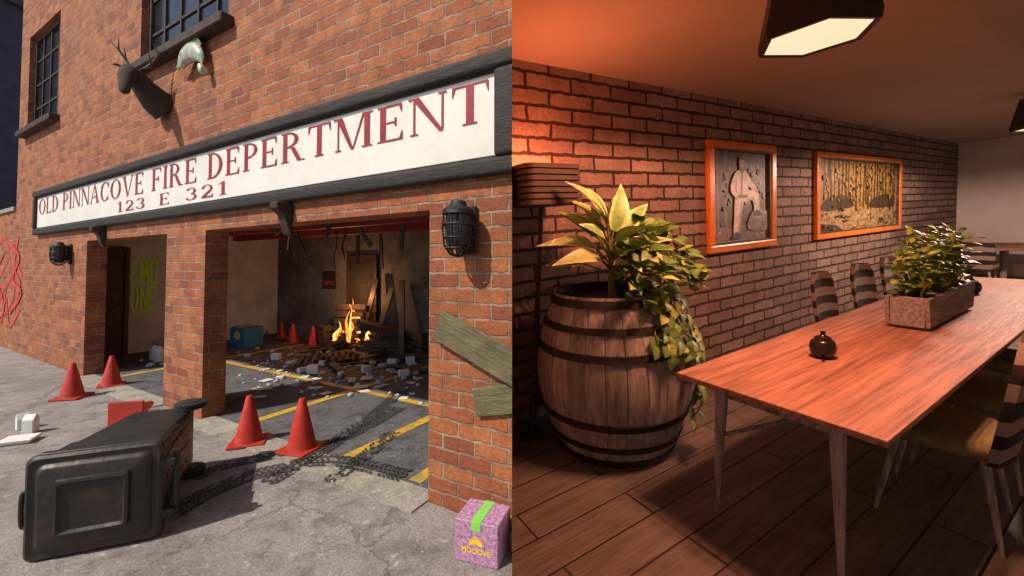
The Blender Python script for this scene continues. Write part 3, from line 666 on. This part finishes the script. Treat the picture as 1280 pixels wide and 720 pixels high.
for i,(px,py) in enumerate(rp):
    o=bpy.data.objects.new('rubble_chunk',protos[i%4]); COL.objects.link(o)
    r=RN.uniform(.02,.06) if i<28 else RN.uniform(.010,.038); p=ground_at(px,py)
    o.matrix_basis=T(p.x,p.y,r*.5)@RZ(RN.random()*6)@Matrix.Scale(r,4)
    tag(o,'broken grey rubble chunk on the dark garage floor','rubble','rubble chunks on the garage floor')
def blk(px,py,a,s):
    b=MB(); b.box(-.5*s[0],.5*s[0],-.5*s[1],.5*s[1],0,s[2])
    o=b.build('foam_block',M['white'],bevel=.012,seg=2); p=ground_at(px,py); put(o,T(p.x,p.y,.006)@RZ(a)); return o
for i,(px,py,a) in enumerate(((350,474,.3),(378,466,.9),(392,467,.1),(478,459,.5),(427,470,1.2),(490,458,.2),(333,464,.7),(440,478,.4),(458,466,.8),(466,455,.2),(405,457,1.4),(513,455,.3),(362,455,.2),(505,470,.5),(345,450,.1),(397,445,.6))):
    k=.5+.5*RN.random(); tag(blk(px,py,a,(.18*k,.12*k,(.07+.035*(i%3))*k)),'dirty white block among the litter on the garage floor','block','white blocks on the garage floor')
pm=MB(); pm.grid([[(-.10+.05*i,-.14+.07*j,.012+.02*abs(noise.noise(V((i*.7,j*.6,5))))) for j in range(5)] for i in range(5)]); po=pm.build('paper_sheet',M['white'],smooth=True); pmesh=po.data; bpy.data.objects.remove(po)
for i in range(38):
    px,py=RN.uniform(300,525),RN.uniform(440,500); p=ground_at(px,py)
    o=bpy.data.objects.new('paper_sheet',pmesh); COL.objects.link(o); o.matrix_basis=T(p.x,p.y,.006)@RZ(RN.random()*6)@Matrix.Scale(RN.uniform(.35,.85),4)
    tag(o,'crumpled white paper sheet lying on the garage floor','paper','papers on the garage floor')
t=thing('blue_box','blue carton with a yellow emblem inside the right bay near the middle pillar','box',T(*ground_at(308,432))@RZ(-.45))
b=MB(); b.box(-.26,.26,-.2,.2,.004,.42); b.build('carton',M['blue'],t,bevel=.006)
b=MB(); b.poly([(-.1,-.203,.2),(0,-.203,.15),(.1,-.203,.2),(.1,-.203,.3),(0,-.203,.35),(-.1,-.203,.3)]); b.build('emblem',M['emblem'],t)
b=MB(); b.box(-.04,.04,-.202,.202,.421,.424); b.build('tape',M['emblem'],t)
# fire
fp=ground_at(440,434); t=thing('campfire','burning campfire of charred logs on the garage floor','fire',T(fp.x,fp.y,0))
for k in range(22):
    a=RN.random()*6.28; r=RN.uniform(.3,.85); e=RN.uniform(.10,.45); b=MB(); b.tube([(r*math.cos(a),r*math.sin(a),.05),(.12*math.cos(a+2),.12*math.sin(a+2),e)],[RN.uniform(.035,.06),.03],8); b.build('log',M['charwood'],t,smooth=True)
for k in range(40):
    a=RN.random()*6.28; r=.42*RN.random()**.8; h=RN.uniform(.25,.95)*(1-r*1.5); x,y=r*math.cos(a),r*math.sin(a); b=MB(); q=RN.uniform(-.07,.07); s=RN.uniform(.6,1.1)
    b.tube(smooth_line([(x,y,.15),(x*.95+q,y*.9,.15+h*.3),(x*.8-q,y*.6,.15+h*.65),(x*.7+q,y*.5,.15+h)],3),[s*z for z in (.015,.028,.036,.038,.033,.027,.019,.012,.007,.002)],7); b.build('flame',M['flame' if k%4 else 'flamecore'],t,smooth=True)
L=bpy.data.lights.new('fire_glow','POINT'); L.energy=34; L.color=(1,.45,.16); L.shadow_soft_size=.0
o=bpy.data.objects.new('fire_glow',L); COL.objects.link(o); o.location=(fp.x-.1,fp.y-.25,1.2)
# pallets
def pallet(Mx,label):
    t=thing('wooden_pallet',label,'pallet',Mx,'pallets stacked by the fire')
    for k in range(6):
        b=MB(); b.box(-.5+.05*RN.random(),.5-.12*RN.random(),-.42+k*.15,-.31+k*.15,.105,.125); b.build('deck_board',M['palletwood'],t)
    for y in (-.38,0,.36):
        b=MB(); b.box(-.5,.5,y-.04,y+.04,.0,.104); b.build('bearer',M['palletwood'],t)
    return t
pp=ground_at(490,437); p0=pallet(T(pp.x,pp.y,.005)@RZ(-.35),'rough wooden pallet at the bottom of the stack by the fire')
dup(p0,T(pp.x+.08,pp.y,.133)@RZ(-.05),'second pallet from the bottom of the stack by the fire')
dup(p0,T(pp.x-.15,pp.y-.2,.40)@RZ(.4)@RY(.30),'topmost pallet lying askew on the stack by the fire')
dup(p0,FAC@T(-5.35,3.72,.46)@RY(-.05)@RX(PI/2-.16),'wooden pallet propped upright against the back door behind the fire')
# plank clutter
for i,(px,py,a,l,lab) in enumerate(((455,455,.4,.9,'loose plank lying in front of the campfire'),(505,462,-.5,1.0,'loose plank lying across the right of the garage litter'),(420,462,2.2,.8,'loose plank lying beside the striped blanket'),(470,448,1.2,.7,'short loose plank by the foot of the pallet stack'),(400,442,.9,.8,'loose plank between the blanket and the inner cones'),(460,440,2.6,.9,'loose plank resting beside the campfire logs'),(515,452,.2,.8,'loose plank at the far right of the garage litter'))):
    b=MB(); b.box(-l/2,l/2,-.06,.06,0,.025); p=ground_at(px,py); tag(put(b.build('loose_plank',M['palletwood'],bevel=.003),T(p.x,p.y,.02+.012*i)@RZ(a)@RX(RN.uniform(-.1,.1))),lab,'plank')
for i,(x,a,l) in enumerate(((-4.95,.12,1.5),(-4.55,.2,1.35),(-3.75,-.2,1.5))):
    b=MB(); b.box(-.07,.07,-.015,.015,0,l)
    tag(put(b.build('leaning_plank',M['darkwood'],bevel=.003),FAC@T(x,3.55,.01)@RX(-.20)@RY(a)),['leftmost','middle','rightmost'][i]+' dark plank leaning on the garage back wall','plank','planks leaning on the back wall')
# blanket
b=MB(); rows=[]
for i in range(13):
    rows.append([(-.5+i/12,-.35+.7*j/9,.05+.10*abs(noise.noise(V((i*.35,j*.4,2.2))))*(1.6)) for j in range(10)])
b.grid(rows); bmesh.ops.solidify(b.bm,geom=b.bm.faces[:],thickness=.035)
p=ground_at(412,452); tag(put(b.build('striped_blanket',M['blanket'],smooth=True),T(p.x,p.y,.0)@RZ(.3)),'crumpled brown striped blanket on the garage floor before the fire','blanket')
# crates
for i,(px,py,a,l) in enumerate(((466,431,.3,'wooden slatted crate between the fire and the pallet stack'),(519,440,-.4,'wooden slatted crate right of the pallet stack'),(416,429,.8,'wooden slatted crate left of the campfire'))):
    t=thing('slatted_crate',l,'crate',T(*ground_at(px,py))@RZ(a))
    for k in range(3):
        b=MB(); z=.03+k*.14
        for y in (-.2,.2): b.box(-.28,.28,y-.01,y+.01,z,z+.1)
        for x in (-.29,.29): b.box(x-.01,x+.01,-.21,.21,z,z+.1)
        b.build('slat_band',M['palletwood'],t)
    b=MB(); b.box(-.28,.28,-.19,.19,.005,.025); b.build('bottom',M['palletwood'],t)
# bottles in left bay
for (px,py,l) in ((193,450,'white plastic bottle by the graffiti wall, left one'),(199,452,'white plastic bottle by the graffiti wall, right one')):
    t=thing('plastic_bottle',l,'bottle',T(*ground_at(px,py)),'white bottles by the graffiti')
    b=MB(); b.lathe([(0,0),(.07,0),(.075,.02),(.075,.2),(.03,.26),(.028,.29),(0,.29)],16); b.build('body',M['white'],t,smooth=True)
    b=MB(); b.lathe([(.032,.28),(.032,.32),(0,.32)],12); b.build('cap',M['blue'],t)
# ------------------------------------------------------------------ added partition and unseen sun blockers
b=MB(); b.poly([(0,.9,-.1),(0,7.9,-.1),(0,7.9,5),(0,.9,5)]); struct(b.build('added_partition',M['partition']),'thin added wall between street side and dining room, keeping daylight out','wall')  # added divider, edge-on to the camera, keeps daylight out of the room
b=MB(); b.box(-1.35,-1.2,-4,-.05,0,3.2); struct(b.build('sun_block_wall',M['partition']),'added wall out of view that blocks the sun from the dining room','wall')  # added behind the camera to stop sun entering the room
b=MB(); b.box(-1.35,0,-4,.9,3.2,3.3); struct(b.build('sun_block_slab',M['partition']),'added slab out of view that blocks the sun from the dining room','roof')  # unseen slab added overhead to shade the open gap beside the camera
# ------------------------------------------------------------------ dining room shell
XE=13.3
b=MB(); b.poly([(-4,-3.2,0),(XE,-3.2,0),(XE,WALLY,0),(-4,WALLY,0)]); struct(b.build('dining_floor',M['floor'],clip=CR),'dark weathered plank floor of the dining room','floor',ROOM)
b=MB(); b.box(-4,XE+.2,-3.4,WALLY+.2,CEIL,CEIL+.12); struct(b.build('ceiling',M['ceil'],clip=CR),'smooth plaster ceiling of the dining room','ceiling',ROOM)
b=MB(); b.box(-4,XE+.2,WALLY,WALLY+.15,-.3,CEIL); struct(b.build('brick_wall',M['roombrick'],clip=CR),'long wall of pale bricks with black joints in the dining room','wall',ROOM)
b=MB(); b.box(XE,XE+.15,-3.4,WALLY,-.2,CEIL); struct(b.build('end_wall',M['endwall']),'pale grey plaster wall at the far end of the dining room','wall',ROOM)
b=MB(); b.box(-4,XE,-3.4,-3.2,-.2,CEIL); struct(b.build('rear_wall',M['endwall'],clip=CR),'plaster wall behind the viewer in the dining room','wall',ROOM)
# barrel
def brad(z): return .395+.148*max(0,math.sin(PI*(z*.98+.03)/1.12))**1.1
bt=thing('wooden_barrel','large weathered wooden barrel planter with black iron hoops against the brick wall','barrel',ROOM@T(2.10,2.17,0))
b=MB(); rs=[]; NS=26
for i in range(15):
    z=1.12*i/14; r=brad(z); ring_=[]
    for k in range(NS):
        for f,dr in ((0.0,-.007),(.06,0),(.5,.003),(.94,0)):
            a=-PI+2*PI*(k+f)/NS; ring_.append(((r+dr)*math.cos(a),(r+dr)*math.sin(a),z))
    rs.append(ring_)
b.rings(rs,True,False); b.build('staves',M['barrel'],bt,smooth=True,angle=25)
for z,hh in ((.04,.05),(.15,.04),(.32,.045),(.76,.045),(.92,.04),(1.078,.05)):
    r0,r1=brad(z-hh/2),brad(z+hh/2)
    b=MB(); b.lathe([(r0,z-hh/2),(r0+.014,z-hh/2),(r1+.014,z+hh/2),(r1,z+hh/2)],48); b.build('hoop',M['hoop'],bt,smooth=True)
b=MB(); b.lathe([(brad(1.1)-.005,1.118),(brad(1.1)-.04,1.118),(brad(1.1)-.045,1.04),(0,1.05)],36); b.build('soil',M['soil'],bt)
# big variegated plant
def rdir(az,el): return V((math.cos(az)*math.cos(el),math.sin(az)*math.cos(el),math.sin(el)))
vp=thing('variegated_plant','tall plant with broad cream edged green leaves growing in the barrel','plant',ROOM@T(2.04,2.08,1.05))
fb=MB(); sb=MB()
for i in range(27):
    az=i*2.399+RN.uniform(-.3,.3); k=i/26; el=.2+1.0*k+RN.uniform(-.12,.12)
    h=.30+.36*k; d=rdir(az,el); p0_=V((0,0,h*.6)); p1=p0_+rdir(az,el+.25)*(.11+.1*RN.random())
    if p1.y>.2: p1.y=.2
    if (p1.y+d.y*.3)>.5: d.y*=.3
    sb.tube([V((0.02*math.cos(az),.02*math.sin(az),0)),p0_,p1],[.012,.009,.006],6)
    j=RN.uniform(.75,1.15); q=RN.random(); cg=(.17*j,.36*j,.08*j) if q<.6 else (.44*j,.56*j,.20*j)
    # leaves lie open towards the light of the room, i.e. away from the wall
    fb.leaf(p1,d,V((.1,-.75,.85)),RN.uniform(.24,.34),RN.uniform(.12,.165),RN.uniform(.2,.8),cg,(.78*j,.80*j,.46*j) if q<.8 else (.16*j,.30*j,.06*j),8,.25,True)
fb.build('foliage',M['leaf'],vp,smooth=True,angle=80); sb.build('stems',M['stem'],vp,smooth=True)
# trailing plant
tp=thing('trailing_plant','trailing ivy spilling over the right side of the barrel','plant',ROOM@T(2.10,2.17,1.05))
fb=MB(); sb=MB()
def greens(j,p):
    return ((.46*j,.56*j,.15*j),(.22*j,.36*j,.06*j)) if RN.random()<p else ((.16*j,.31*j,.07*j),(.08*j,.19*j,.04*j))
for i in range(380):
    az=RN.uniform(-2.2,.8); rr=RN.uniform(.05,.55); sh=.75+.5*math.cos(az+.6)
    h=.04+.50*sh*max(0,1-(rr/.66)**2)*RN.random()**.6
    p=V((.08+rr*math.cos(az),rr*math.sin(az),h)); d=(rdir(az+RN.uniform(-1,1),RN.uniform(-.4,.7)))
    if p.y>.42: continue
    ci,co=greens(RN.uniform(.45,1.1),.2)
    fb.leaf(p,d,V((.2,-.6,.8)),RN.uniform(.08,.13),RN.uniform(.06,.09),RN.uniform(.1,.5),ci,co,4,.2)
for i in range(50):
    az=RN.uniform(-2.1,.8); rr=RN.uniform(.1,.45); sb.tube([(0,0,0),(rr*.5*math.cos(az),rr*.5*math.sin(az),.2),(rr*math.cos(az),rr*math.sin(az),.22)],.004,5)
for i in range(12):
    az=-1.75+i*.09+RN.uniform(-.05,.05); ze=-RN.uniform(.45,.92)*(.3+.7*math.exp(-((az+1.08)/.34)**2)); pts=[]
    for q in range(15):
        f=q/14; z=.12+(ze-.12)*f**1.15; r=(brad(max(0,1.05+z))+.05+.025*math.sin(q+i)) if f>.12 else .43
        a=az+.09*math.sin(q*.9+i); pts.append(V((r*math.cos(a),r*math.sin(a),z)))
    sb.tube(pts,.004,5)
    for q in range(1,15):
        for s in (-1,1):
            if RN.random()<.45: continue
            a=az+s*.9; o=rdir(a,RN.uniform(-1.1,-.1)); ci,co=greens(RN.uniform(.5,1.2),.3)
            fb.leaf(pts[q]+V((0,0,RN.uniform(-.02,.02))),o,rdir(az-.3,.4),RN.uniform(.065,.11),RN.uniform(.05,.08),.3,ci,co,4,.2)
fb.build('foliage',M['leaf'],tp,smooth=True,angle=80); sb.build('vines',M['stem'],tp,smooth=True)
# floor lamp
fl=thing('floor_lamp','floor lamp with slatted dark brown shade standing behind the barrel','lamp',ROOM@T(1.62,2.55,0))
b=MB(); b.tube([(0,0,.03),(.16,-.04,1.74)],[.024,.018],8); b.build('pole',M['lampwood'],fl,smooth=True)
b=MB(); b.lathe([(0,0),(.1,0),(.1,.02),(.03,.035),(0,.035)],20); b.build('base',M['lampwood'],fl,smooth=True)
def rrect(x0,x1,y0,y1,z,r=.06):
    out=[]
    for cx,cy,a0 in ((x1-r,y1-r,0),(x0+r,y1-r,PI/2),(x0+r,y0+r,PI),(x1-r,y0+r,1.5*PI)):
        for k in range(5): out.append((cx+r*math.cos(a0+k*PI/8),cy+r*math.sin(a0+k*PI/8),z))
    return out
b=MB(); b.rings([rrect(-.08,.38,-.24,.12,1.742),rrect(-.07,.37,-.23,.11,2.03)],False,False); b.build('shade',M['lampwood'],fl,smooth=True)
b=MB(); b.rings([rrect(-.075,.375,-.235,.115,1.744),rrect(-.075,.375,-.235,.115,1.752)]); b.build('bottom_plate',M['lampwood'],fl)  # added plate closing the shade, so the bulb shines upward only
for k in range(7):
    z=1.745+k*.042; b=MB(); g=.0015*k
    b.rings([rrect(-.10+g,.40-g,-.26+g,.14-g,z),rrect(-.10+g,.40-g,-.26+g,.14-g,z+.03),rrect(-.085+g,.385-g,-.245+g,.125-g,z+.03),rrect(-.085+g,.385-g,-.245+g,.125-g,z)],False,False); b.build('slat',M['shade'],fl,smooth=True)
L=bpy.data.lights.new('floor_lamp_bulb','POINT'); L.energy=42; L.color=(1,.20,.075); L.shadow_soft_size=0.0
o=bpy.data.objects.new('floor_lamp_bulb',L); COL.objects.link(o); o.matrix_basis=ROOM@T(1.77,2.38,1.995)
# dining table
def table(Mx,hx,hy,label,name='dining_table'):
    t=thing(name,label,'table',Mx)
    b=MB(); b.box(-hx,hx,-hy,hy,.72,.75); b.build('tabletop',M['tabletop'],t,bevel=.006,seg=2)
    for sx in (-1,1):
        for sy in (-1,1):
            b=MB(); x,y=sx*(hx-.12),sy*(hy-.2)
            b.rings([[(x-.010+sx*.03,y-.010+sy*.03,0),(x+.010+sx*.03,y-.010+sy*.03,0),(x+.010+sx*.03,y+.010+sy*.03,0),(x-.010+sx*.03,y+.010+sy*.03,0)],[(x-.026,y-.026,.719),(x+.026,y-.026,.719),(x+.026,y+.026,.719),(x-.026,y+.026,.719)]]); b.build('leg',M['leg'],t,bevel=.004)
            b=MB(); b.tube([(x+sx*.012,y+sy*.012,.43),(sx*(hx-.85),0,.46)],.011,8); b.build('stretcher',M['leg'],t,smooth=True)
        b=MB(); b.box(sx*(hx-.12)-.012,sx*(hx-.12)+.012,-(hy-.23),hy-.23,.65,.705); b.build('cross_rail',M['leg'],t)
    b=MB(); b.tube([(-(hx-.85),0,.46),(hx-.85,0,.46)],.012,8); b.build('stretcher',M['leg'],t,smooth=True)
    return t
table(ROOM@T(4.385,1.005,0),2.49,.455,'long reddish wood dining table with weathered tapered legs')
t=thing('round_table','round reddish table on a pedestal by the far end wall','table',ROOM@T(11.75,1.8,0))
b=MB(); b.lathe([(0,.715),(.80,.715),(.82,.725),(.82,.742),(.81,.75),(0,.75)],40); b.build('tabletop',M['tabletop'],t,smooth=True)
b=MB(); b.lathe([(.06,.03),(.045,.2),(.04,.5),(.07,.70),(.10,.714)],16); b.build('pedestal',M['leg'],t,smooth=True)
b=MB(); b.lathe([(0,0),(.36,0),(.36,.02),(.08,.05),(0,.05)],28); b.build('base',M['leg'],t,smooth=True)
# pendant lamps
def pendant(x,y,label):
    t=thing('ceiling_lamp',label,'lamp',ROOM@T(x,y,0),'hexagonal ceiling lamps')
    b=MB(); b.lathe([(.228,2.442),(.252,2.44),(.258,2.485),(.185,2.82),(.0,2.82)],6,ph=-.42); b.build('housing',M['lamphousing'],t)
    b=MB(); b.lathe([(.227,2.447),(0,2.4471)],6,ph=-.42); b.build('diffuser',M['lampglow'],t)
    b=MB(); b.lathe([(.05,2.82),(.05,2.889)],16); b.build('stem',M['lamphousing'],t)
    return t
pendant(2.38,.99,'charcoal hexagonal ceiling lamp with glowing panel above the near end of the table')
pendant(8.1,.98,'charcoal hexagonal ceiling lamp farther down the room at the right edge')
# the light of each panel: a ring of bulbs under the diffuser
for (x,y,e,c) in ((2.38,.99,275,(1,.335,.17)),(8.1,.98,400,(1,.60,.45))):
    for k in range(9):
        L=bpy.data.lights.new('lamp_bulb','SPOT'); L.energy=e/9; L.color=c; L.shadow_soft_size=0.0; L.spot_size=math.radians(179); L.spot_blend=.2
        a=2*PI*k/8; r=.18 if k<8 else 0
        o=bpy.data.objects.new('lamp_bulb',L); COL.objects.link(o); o.matrix_basis=ROOM@T(x+r*math.cos(a),y+r*math.sin(a),2.436)
# chairs
def make_chair(Mx,label):
    t=thing('dining_chair',label,'chair',Mx,'striped chairs at the tables')
    b=MB(); rs=[]
    for z,g in ((.415,.80),(.42,.92),(.435,.99),(.455,1.0),(.475,.98),(.49,.92),(.498,.80),(.50,.55)):
        r=[]
        for k in range(28):
            a=2*PI*k/28; c,q=math.cos(a),math.sin(a); e=.55
            r.append((.245*g*math.copysign(abs(c)**e,c),.02+.235*g*math.copysign(abs(q)**e,q),z))
        rs.append(r)
    b.rings(rs); b.build('seat',M['seat'],t,smooth=True,angle=80)
    b=MB(); rs=[]
    for i in range(13):
        f=i/12; z=.40+.58*f; hw=.195+.055*math.sin(PI*min(1,f*.85+.1)); yb=-.21-.08*f
        if i>=11: hw-=.025*(i-10)**1.5
        out=[]
        for k in range(11):
            q=-1+2*k/10; out.append((hw*q,yb+.05*q*q,z))
        for k in range(10,-1,-1):
            q=-1+2*k/10; out.append((hw*q*.97,yb-.035+.05*q*q,z))
        rs.append(out)
    b.rings(rs); b.build('backrest',M['stripe'],t,smooth=True)
    for sx in (-1,1):
        for sy in (-1,1):
            b=MB(); b.tube([(sx*.16,sy*.15,.42),(sx*.225,sy*.22,0)],[.02,.009],10); b.build('leg',M['leg'],t,smooth=True)
    return t
c0=make_chair(ROOM@T(2.93,.63,0)@RZ(.10),'nearest striped chair with olive seat on the right side of the long table')
for x,y,a,l in ((3.62,.66,.05,'second striped chair along the right side of the long table'),(4.5,.68,.0,'third striped chair along the right side of the long table'),
  (4.75,1.66,PI+.04,'striped chair on the wall side of the long table, under the wide forest picture'),(5.65,1.65,PI-.05,'striped chair on the wall side of the long table, level with the planter'),(6.5,1.66,PI,'striped chair on the wall side at the far end of the long table'),
  (10.75,1.95,-PI/2,'striped chair at the near side of the round far table'),(11.5,2.42,PI-.1,'striped chair between the round far table and the brick wall'),(11.9,.85,.1,'striped chair on the room side of the round far table')):
    dup(c0,ROOM@T(x,y,0)@RZ(a),l)
# planter on the table
pl=thing('planter_box','long weathered wooden planter box on the dining table','planter',ROOM@T(4.28,1.0,.7515))
b=MB()
for sy in (-1,1): b.frustum(.02,.52,.012,.225,.55,.012,T(0,sy*.105,0))
for sx in (-1,1): b.frustum(.02,.012,.092,.225,.012,.092,T(sx*.515,0,0))
b.build('box',M['planter'],pl,bevel=.003)
for sx in (-1,1):
    b=MB(); b.box(sx*.44-.05,sx*.44+.05,-.09,.09,0,.02); b.build('foot',M['planter'],pl)
b=MB(); b.box(-.50,.50,-.09,.09,.15,.19); b.build('soil',M['soil'],pl)
pt=thing('leafy_plant','bushy green and yellow leafed plant in the planter box','plant',ROOM@T(4.28,1.0,.94))
fb=MB(); sb=MB()
for i in range(540):
    x=RN.uniform(-.50,.50); k=1-(abs(x)/.60)**2.4; h=RN.random()**.75*(.44*k+.04); y=RN.uniform(-1,1)*(.085+.04*k)
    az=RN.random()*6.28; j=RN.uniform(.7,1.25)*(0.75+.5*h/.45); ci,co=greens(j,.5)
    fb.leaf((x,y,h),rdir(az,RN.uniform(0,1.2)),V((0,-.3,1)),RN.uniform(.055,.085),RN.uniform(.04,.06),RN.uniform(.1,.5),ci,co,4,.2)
    if i%6==0: sb.tube([(x*.8,y*.4,-.03),(x*.9,y*.7,h*.5),(x,y,h)],.004,5)
fb.build('foliage',M['leaf'],pt,smooth=True,angle=80); sb.build('stems',M['stem'],pt,smooth=True)
# pots
def pot(x,y,label):
    t=thing('teapot',label,'pot',ROOM@T(x,y,.7515)@RZ(.4),'black pots on the long table')
    b=MB(); b.lathe([(0,0),(.045,0),(.062,.03),(.068,.06),(.058,.095),(.04,.108)],24,cap1=True); b.build('body',M['ceramic'],t,smooth=True)
    b=MB(); b.lathe([(.044,.108),(.04,.118),(.015,.13),(.01,.138),(.016,.15),(0,.158)],20); b.build('lid',M['ceramic'],t,smooth=True)
    b=MB(); b.tube([(.06,0,.05),(.085,0,.065),(.1,0,.1)],[.016,.012,.008],8); b.build('spout',M['ceramic'],t,smooth=True)
    b=MB(); b.tube([(-.055,0,.09),(-.095,0,.09),(-.1,0,.055),(-.06,0,.035)],.007,8); b.build('handle',M['ceramic'],t,smooth=True)
pot(2.73,1.09,'black ceramic teapot at the near end of the long table')
pot(5.62,1.05,'black ceramic teapot just beyond the planter box')
# pictures
def picture(x0,x1,z0,z1,label,polys,mats,fw=.085):
    t=thing('framed_picture',label,'picture',ROOM@T(x0,WALLY,z0),'orange framed pictures on the brick wall')
    W,H=x1-x0,z1-z0; b=MB(); fx=fw*1.25
    for a,c,p,q in ((0,W,0,fw),(0,W,H-fw,H),(0,fx,fw,H-fw),(W-fx,W,fw,H-fw)): b.box(a,c,-.06,-.002,p,q)
    b.build('frame',M['orangeframe'],t,bevel=.014,seg=2)
    b=MB()
    for a,c,p,q in ((fx,W-fx,fw,fw+.02),(fx,W-fx,H-fw-.02,H-fw),(fx,fx+.025,fw+.02,H-fw-.02),(W-fx-.025,W-fx,fw+.02,H-fw-.02)): b.box(a,c,-.045,-.002,p,q)
    b.build('slip',M['pdark'],t)
    b=MB(); iw,ih=W-2*fx,H-2*fw
    for k,(mi,pts) in enumerate(polys):
        b.mi=mi; b.poly([(fx+iw*u,-.010-.0002*k,fw+ih*v) for u,v in pts])
    b.build('print',[M[m] for m in mats],t)
def ell(cx,cy,rx,ry,n=14): return [(cx+rx*math.cos(2*PI*k/n),cy+ry*math.sin(2*PI*k/n)) for k in range(n)]
def blob(pts,n=4):
    q=[V((a,c,0)) for a,c in pts]; N=len(q); out=[]
    for i in range(N):
        a,b_,c,d=q[i-1],q[i],q[(i+1)%N],q[(i+2)%N]
        for k in range(n):
            t=k/n; p=.5*((2*b_)+(c-a)*t+(2*a-5*b_+4*c-d)*t*t+(3*b_-a-3*c+d)*t**3); out.append((p.x,p.y))
    return out
R1=[(0,[(0,0),(1,0),(1,1),(0,1)]),(1,[(0,0),(1,0),(1,.16),(.7,.22),(.35,.15),(0,.2)])]
for x in (.08,.2,.78,.9): R1.append((1,[(x,.18),(x+.04,.18),(x+.035,1),(x+.005,1)]))
for k in range(30):
    R1.append((RN.choice((0,1,1,3)),ell(RN.uniform(.05,.95),RN.uniform(.02,.24),RN.uniform(.01,.04),RN.uniform(.008,.02),7)))
for k in range(26):
    R1.append((RN.choice((0,1)),ell(RN.uniform(.05,.95),RN.uniform(.35,.95),RN.uniform(.01,.05),RN.uniform(.01,.04),8)))
R1+=[(1,blob([(.60,.14),(.97,.12),(.99,.28),(.90,.36),(.76,.37),(.64,.30)])),(3,blob([(.66,.30),(.78,.34),(.92,.33),(.86,.27),(.72,.26)])),
 (2,blob([(.34,.09),(.43,.09),(.47,.30),(.52,.46),(.46,.54),(.37,.50),(.35,.30)])),(3,blob([(.41,.09),(.44,.10),(.48,.32),(.50,.44),(.46,.44),(.44,.26)])),
 (2,blob([(.46,.52),(.54,.44),(.66,.46),(.70,.40),(.71,.33),(.79,.33),(.80,.46),(.74,.57),(.60,.57)])),(3,blob([(.56,.45),(.66,.46),(.71,.40),(.73,.42),(.70,.50),(.58,.48)])),
 (0,blob([(.30,.045),(.45,.05),(.45,.10),(.37,.115),(.33,.08)])),(0,blob([(.69,.285),(.86,.285),(.82,.33),(.73,.35)])),
 (2,blob([(.36,.49),(.57,.49),(.60,.64),(.60,.74),(.52,.79),(.44,.79),(.36,.74),(.35,.62)])),(1,blob([(.46,.52),(.49,.52),(.505,.76),(.475,.76)])),(3,blob([(.36,.5),(.40,.5),(.39,.68),(.36,.70)])),(0,blob([(.37,.49),(.57,.49),(.57,.52),(.37,.52)])),
 (2,blob([(.36,.74),(.30,.64),(.30,.55),(.38,.49),(.41,.52),(.36,.58),(.39,.70)])),(2,blob([(.58,.76),(.66,.66),(.74,.61),(.73,.565),(.63,.60),(.56,.68)])),(3,ell(.745,.575,.022,.028,10)),(3,ell(.40,.49,.022,.024,10)),
 (3,ell(.487,.85,.048,.066,18)),(0,blob([(.44,.85),(.45,.79),(.485,.74),(.525,.79),(.535,.85),(.51,.82),(.465,.82)])),(0,blob([(.437,.87),(.445,.915),(.487,.935),(.53,.915),(.537,.87),(.51,.895),(.465,.895)])),(0,ell(.472,.862,.006,.006,8)),(0,ell(.503,.862,.006,.006,8))]
picture(4.12,5.50,1.185,2.42,'orange framed black and white photograph of a bearded person in pale clothes',R1,['pdark','pgrey','plight','pmid'])
R2=[(0,[(0,0),(1,0),(1,1),(0,1)]),(2,[(0,0),(1,0),(1,.3),(.75,.36),(.5,.3),(.25,.38),(0,.3)]),(3,blob([(.05,.3),(.4,.34),(.3,.5),(.1,.46)])),(3,blob([(.6,.32),(.95,.32),(.9,.5),(.7,.48)])),(3,[(.0,0),(.3,0),(.2,.1),(.0,.14)])]
for k in range(24):
    x=.02+k*.041+RN.uniform(-.015,.015); w=RN.uniform(.003,.012); z0=RN.uniform(.26,.40); l=RN.uniform(-.02,.02)
    R2.append((1,[(x-w,z0),(x+w,z0),(x+w*.7+l,1),(x-w*.7+l,1)]))
for k in range(80):
    cx,cy=RN.random()*.95+.025,RN.uniform(.42,.96); R2.append((RN.choice((0,0,3)),ell(cx,cy,RN.uniform(.006,.018),RN.uniform(.015,.04),7)))
for k in range(60):
    R2.append((RN.choice((1,3,0,3)),ell(RN.uniform(.03,.97),RN.uniform(.03,.36),RN.uniform(.005,.022),RN.uniform(.006,.02),7)))
picture(6.57,9.75,1.18,2.41,'wide orange framed picture of an autumn forest',R2,['fgold','ftrunk','fground','fdark'],.075)
# ------------------------------------------------------------------ camera, light, world
cam=bpy.data.cameras.new('camera'); co=bpy.data.objects.new('camera',cam); COL.objects.link(co)
co.location=(0,0,CAMZ); co.rotation_euler=(PI/2+TH,0,0); cam.sensor_width=36; cam.lens=14.4; cam.shift_y=-40/1280; cam.clip_start=.05; cam.clip_end=2000
SC.camera=co
EL=math.radians(48); hd=V((.80,.60,0)).normalized()
dirv=V((hd.x*math.cos(EL),hd.y*math.cos(EL),-math.sin(EL)))
S=bpy.data.lights.new('sun','SUN'); S.energy=4.6; S.angle=math.radians(.6); S.color=(1,.92,.80)
so=bpy.data.objects.new('sun',S); COL.objects.link(so); so.rotation_euler=dirv.to_track_quat('-Z','Y').to_euler(); so.location=(-10,-10,20)
W=bpy.data.worlds.new('World'); SC.world=W; W.use_nodes=True; t=W.node_tree
sk=t.nodes.new('ShaderNodeTexSky'); sk.sky_type='NISHITA'; sk.sun_disc=False; sk.sun_elevation=EL; sk.sun_rotation=math.atan2(-hd.x,-hd.y)
bg=t.nodes['Background']; bg.inputs[1].default_value=.12; t.links.new(sk.outputs[0],bg.inputs[0])
SC.view_settings.view_transform='Standard'; SC.view_settings.look='None'; SC.view_settings.exposure=0
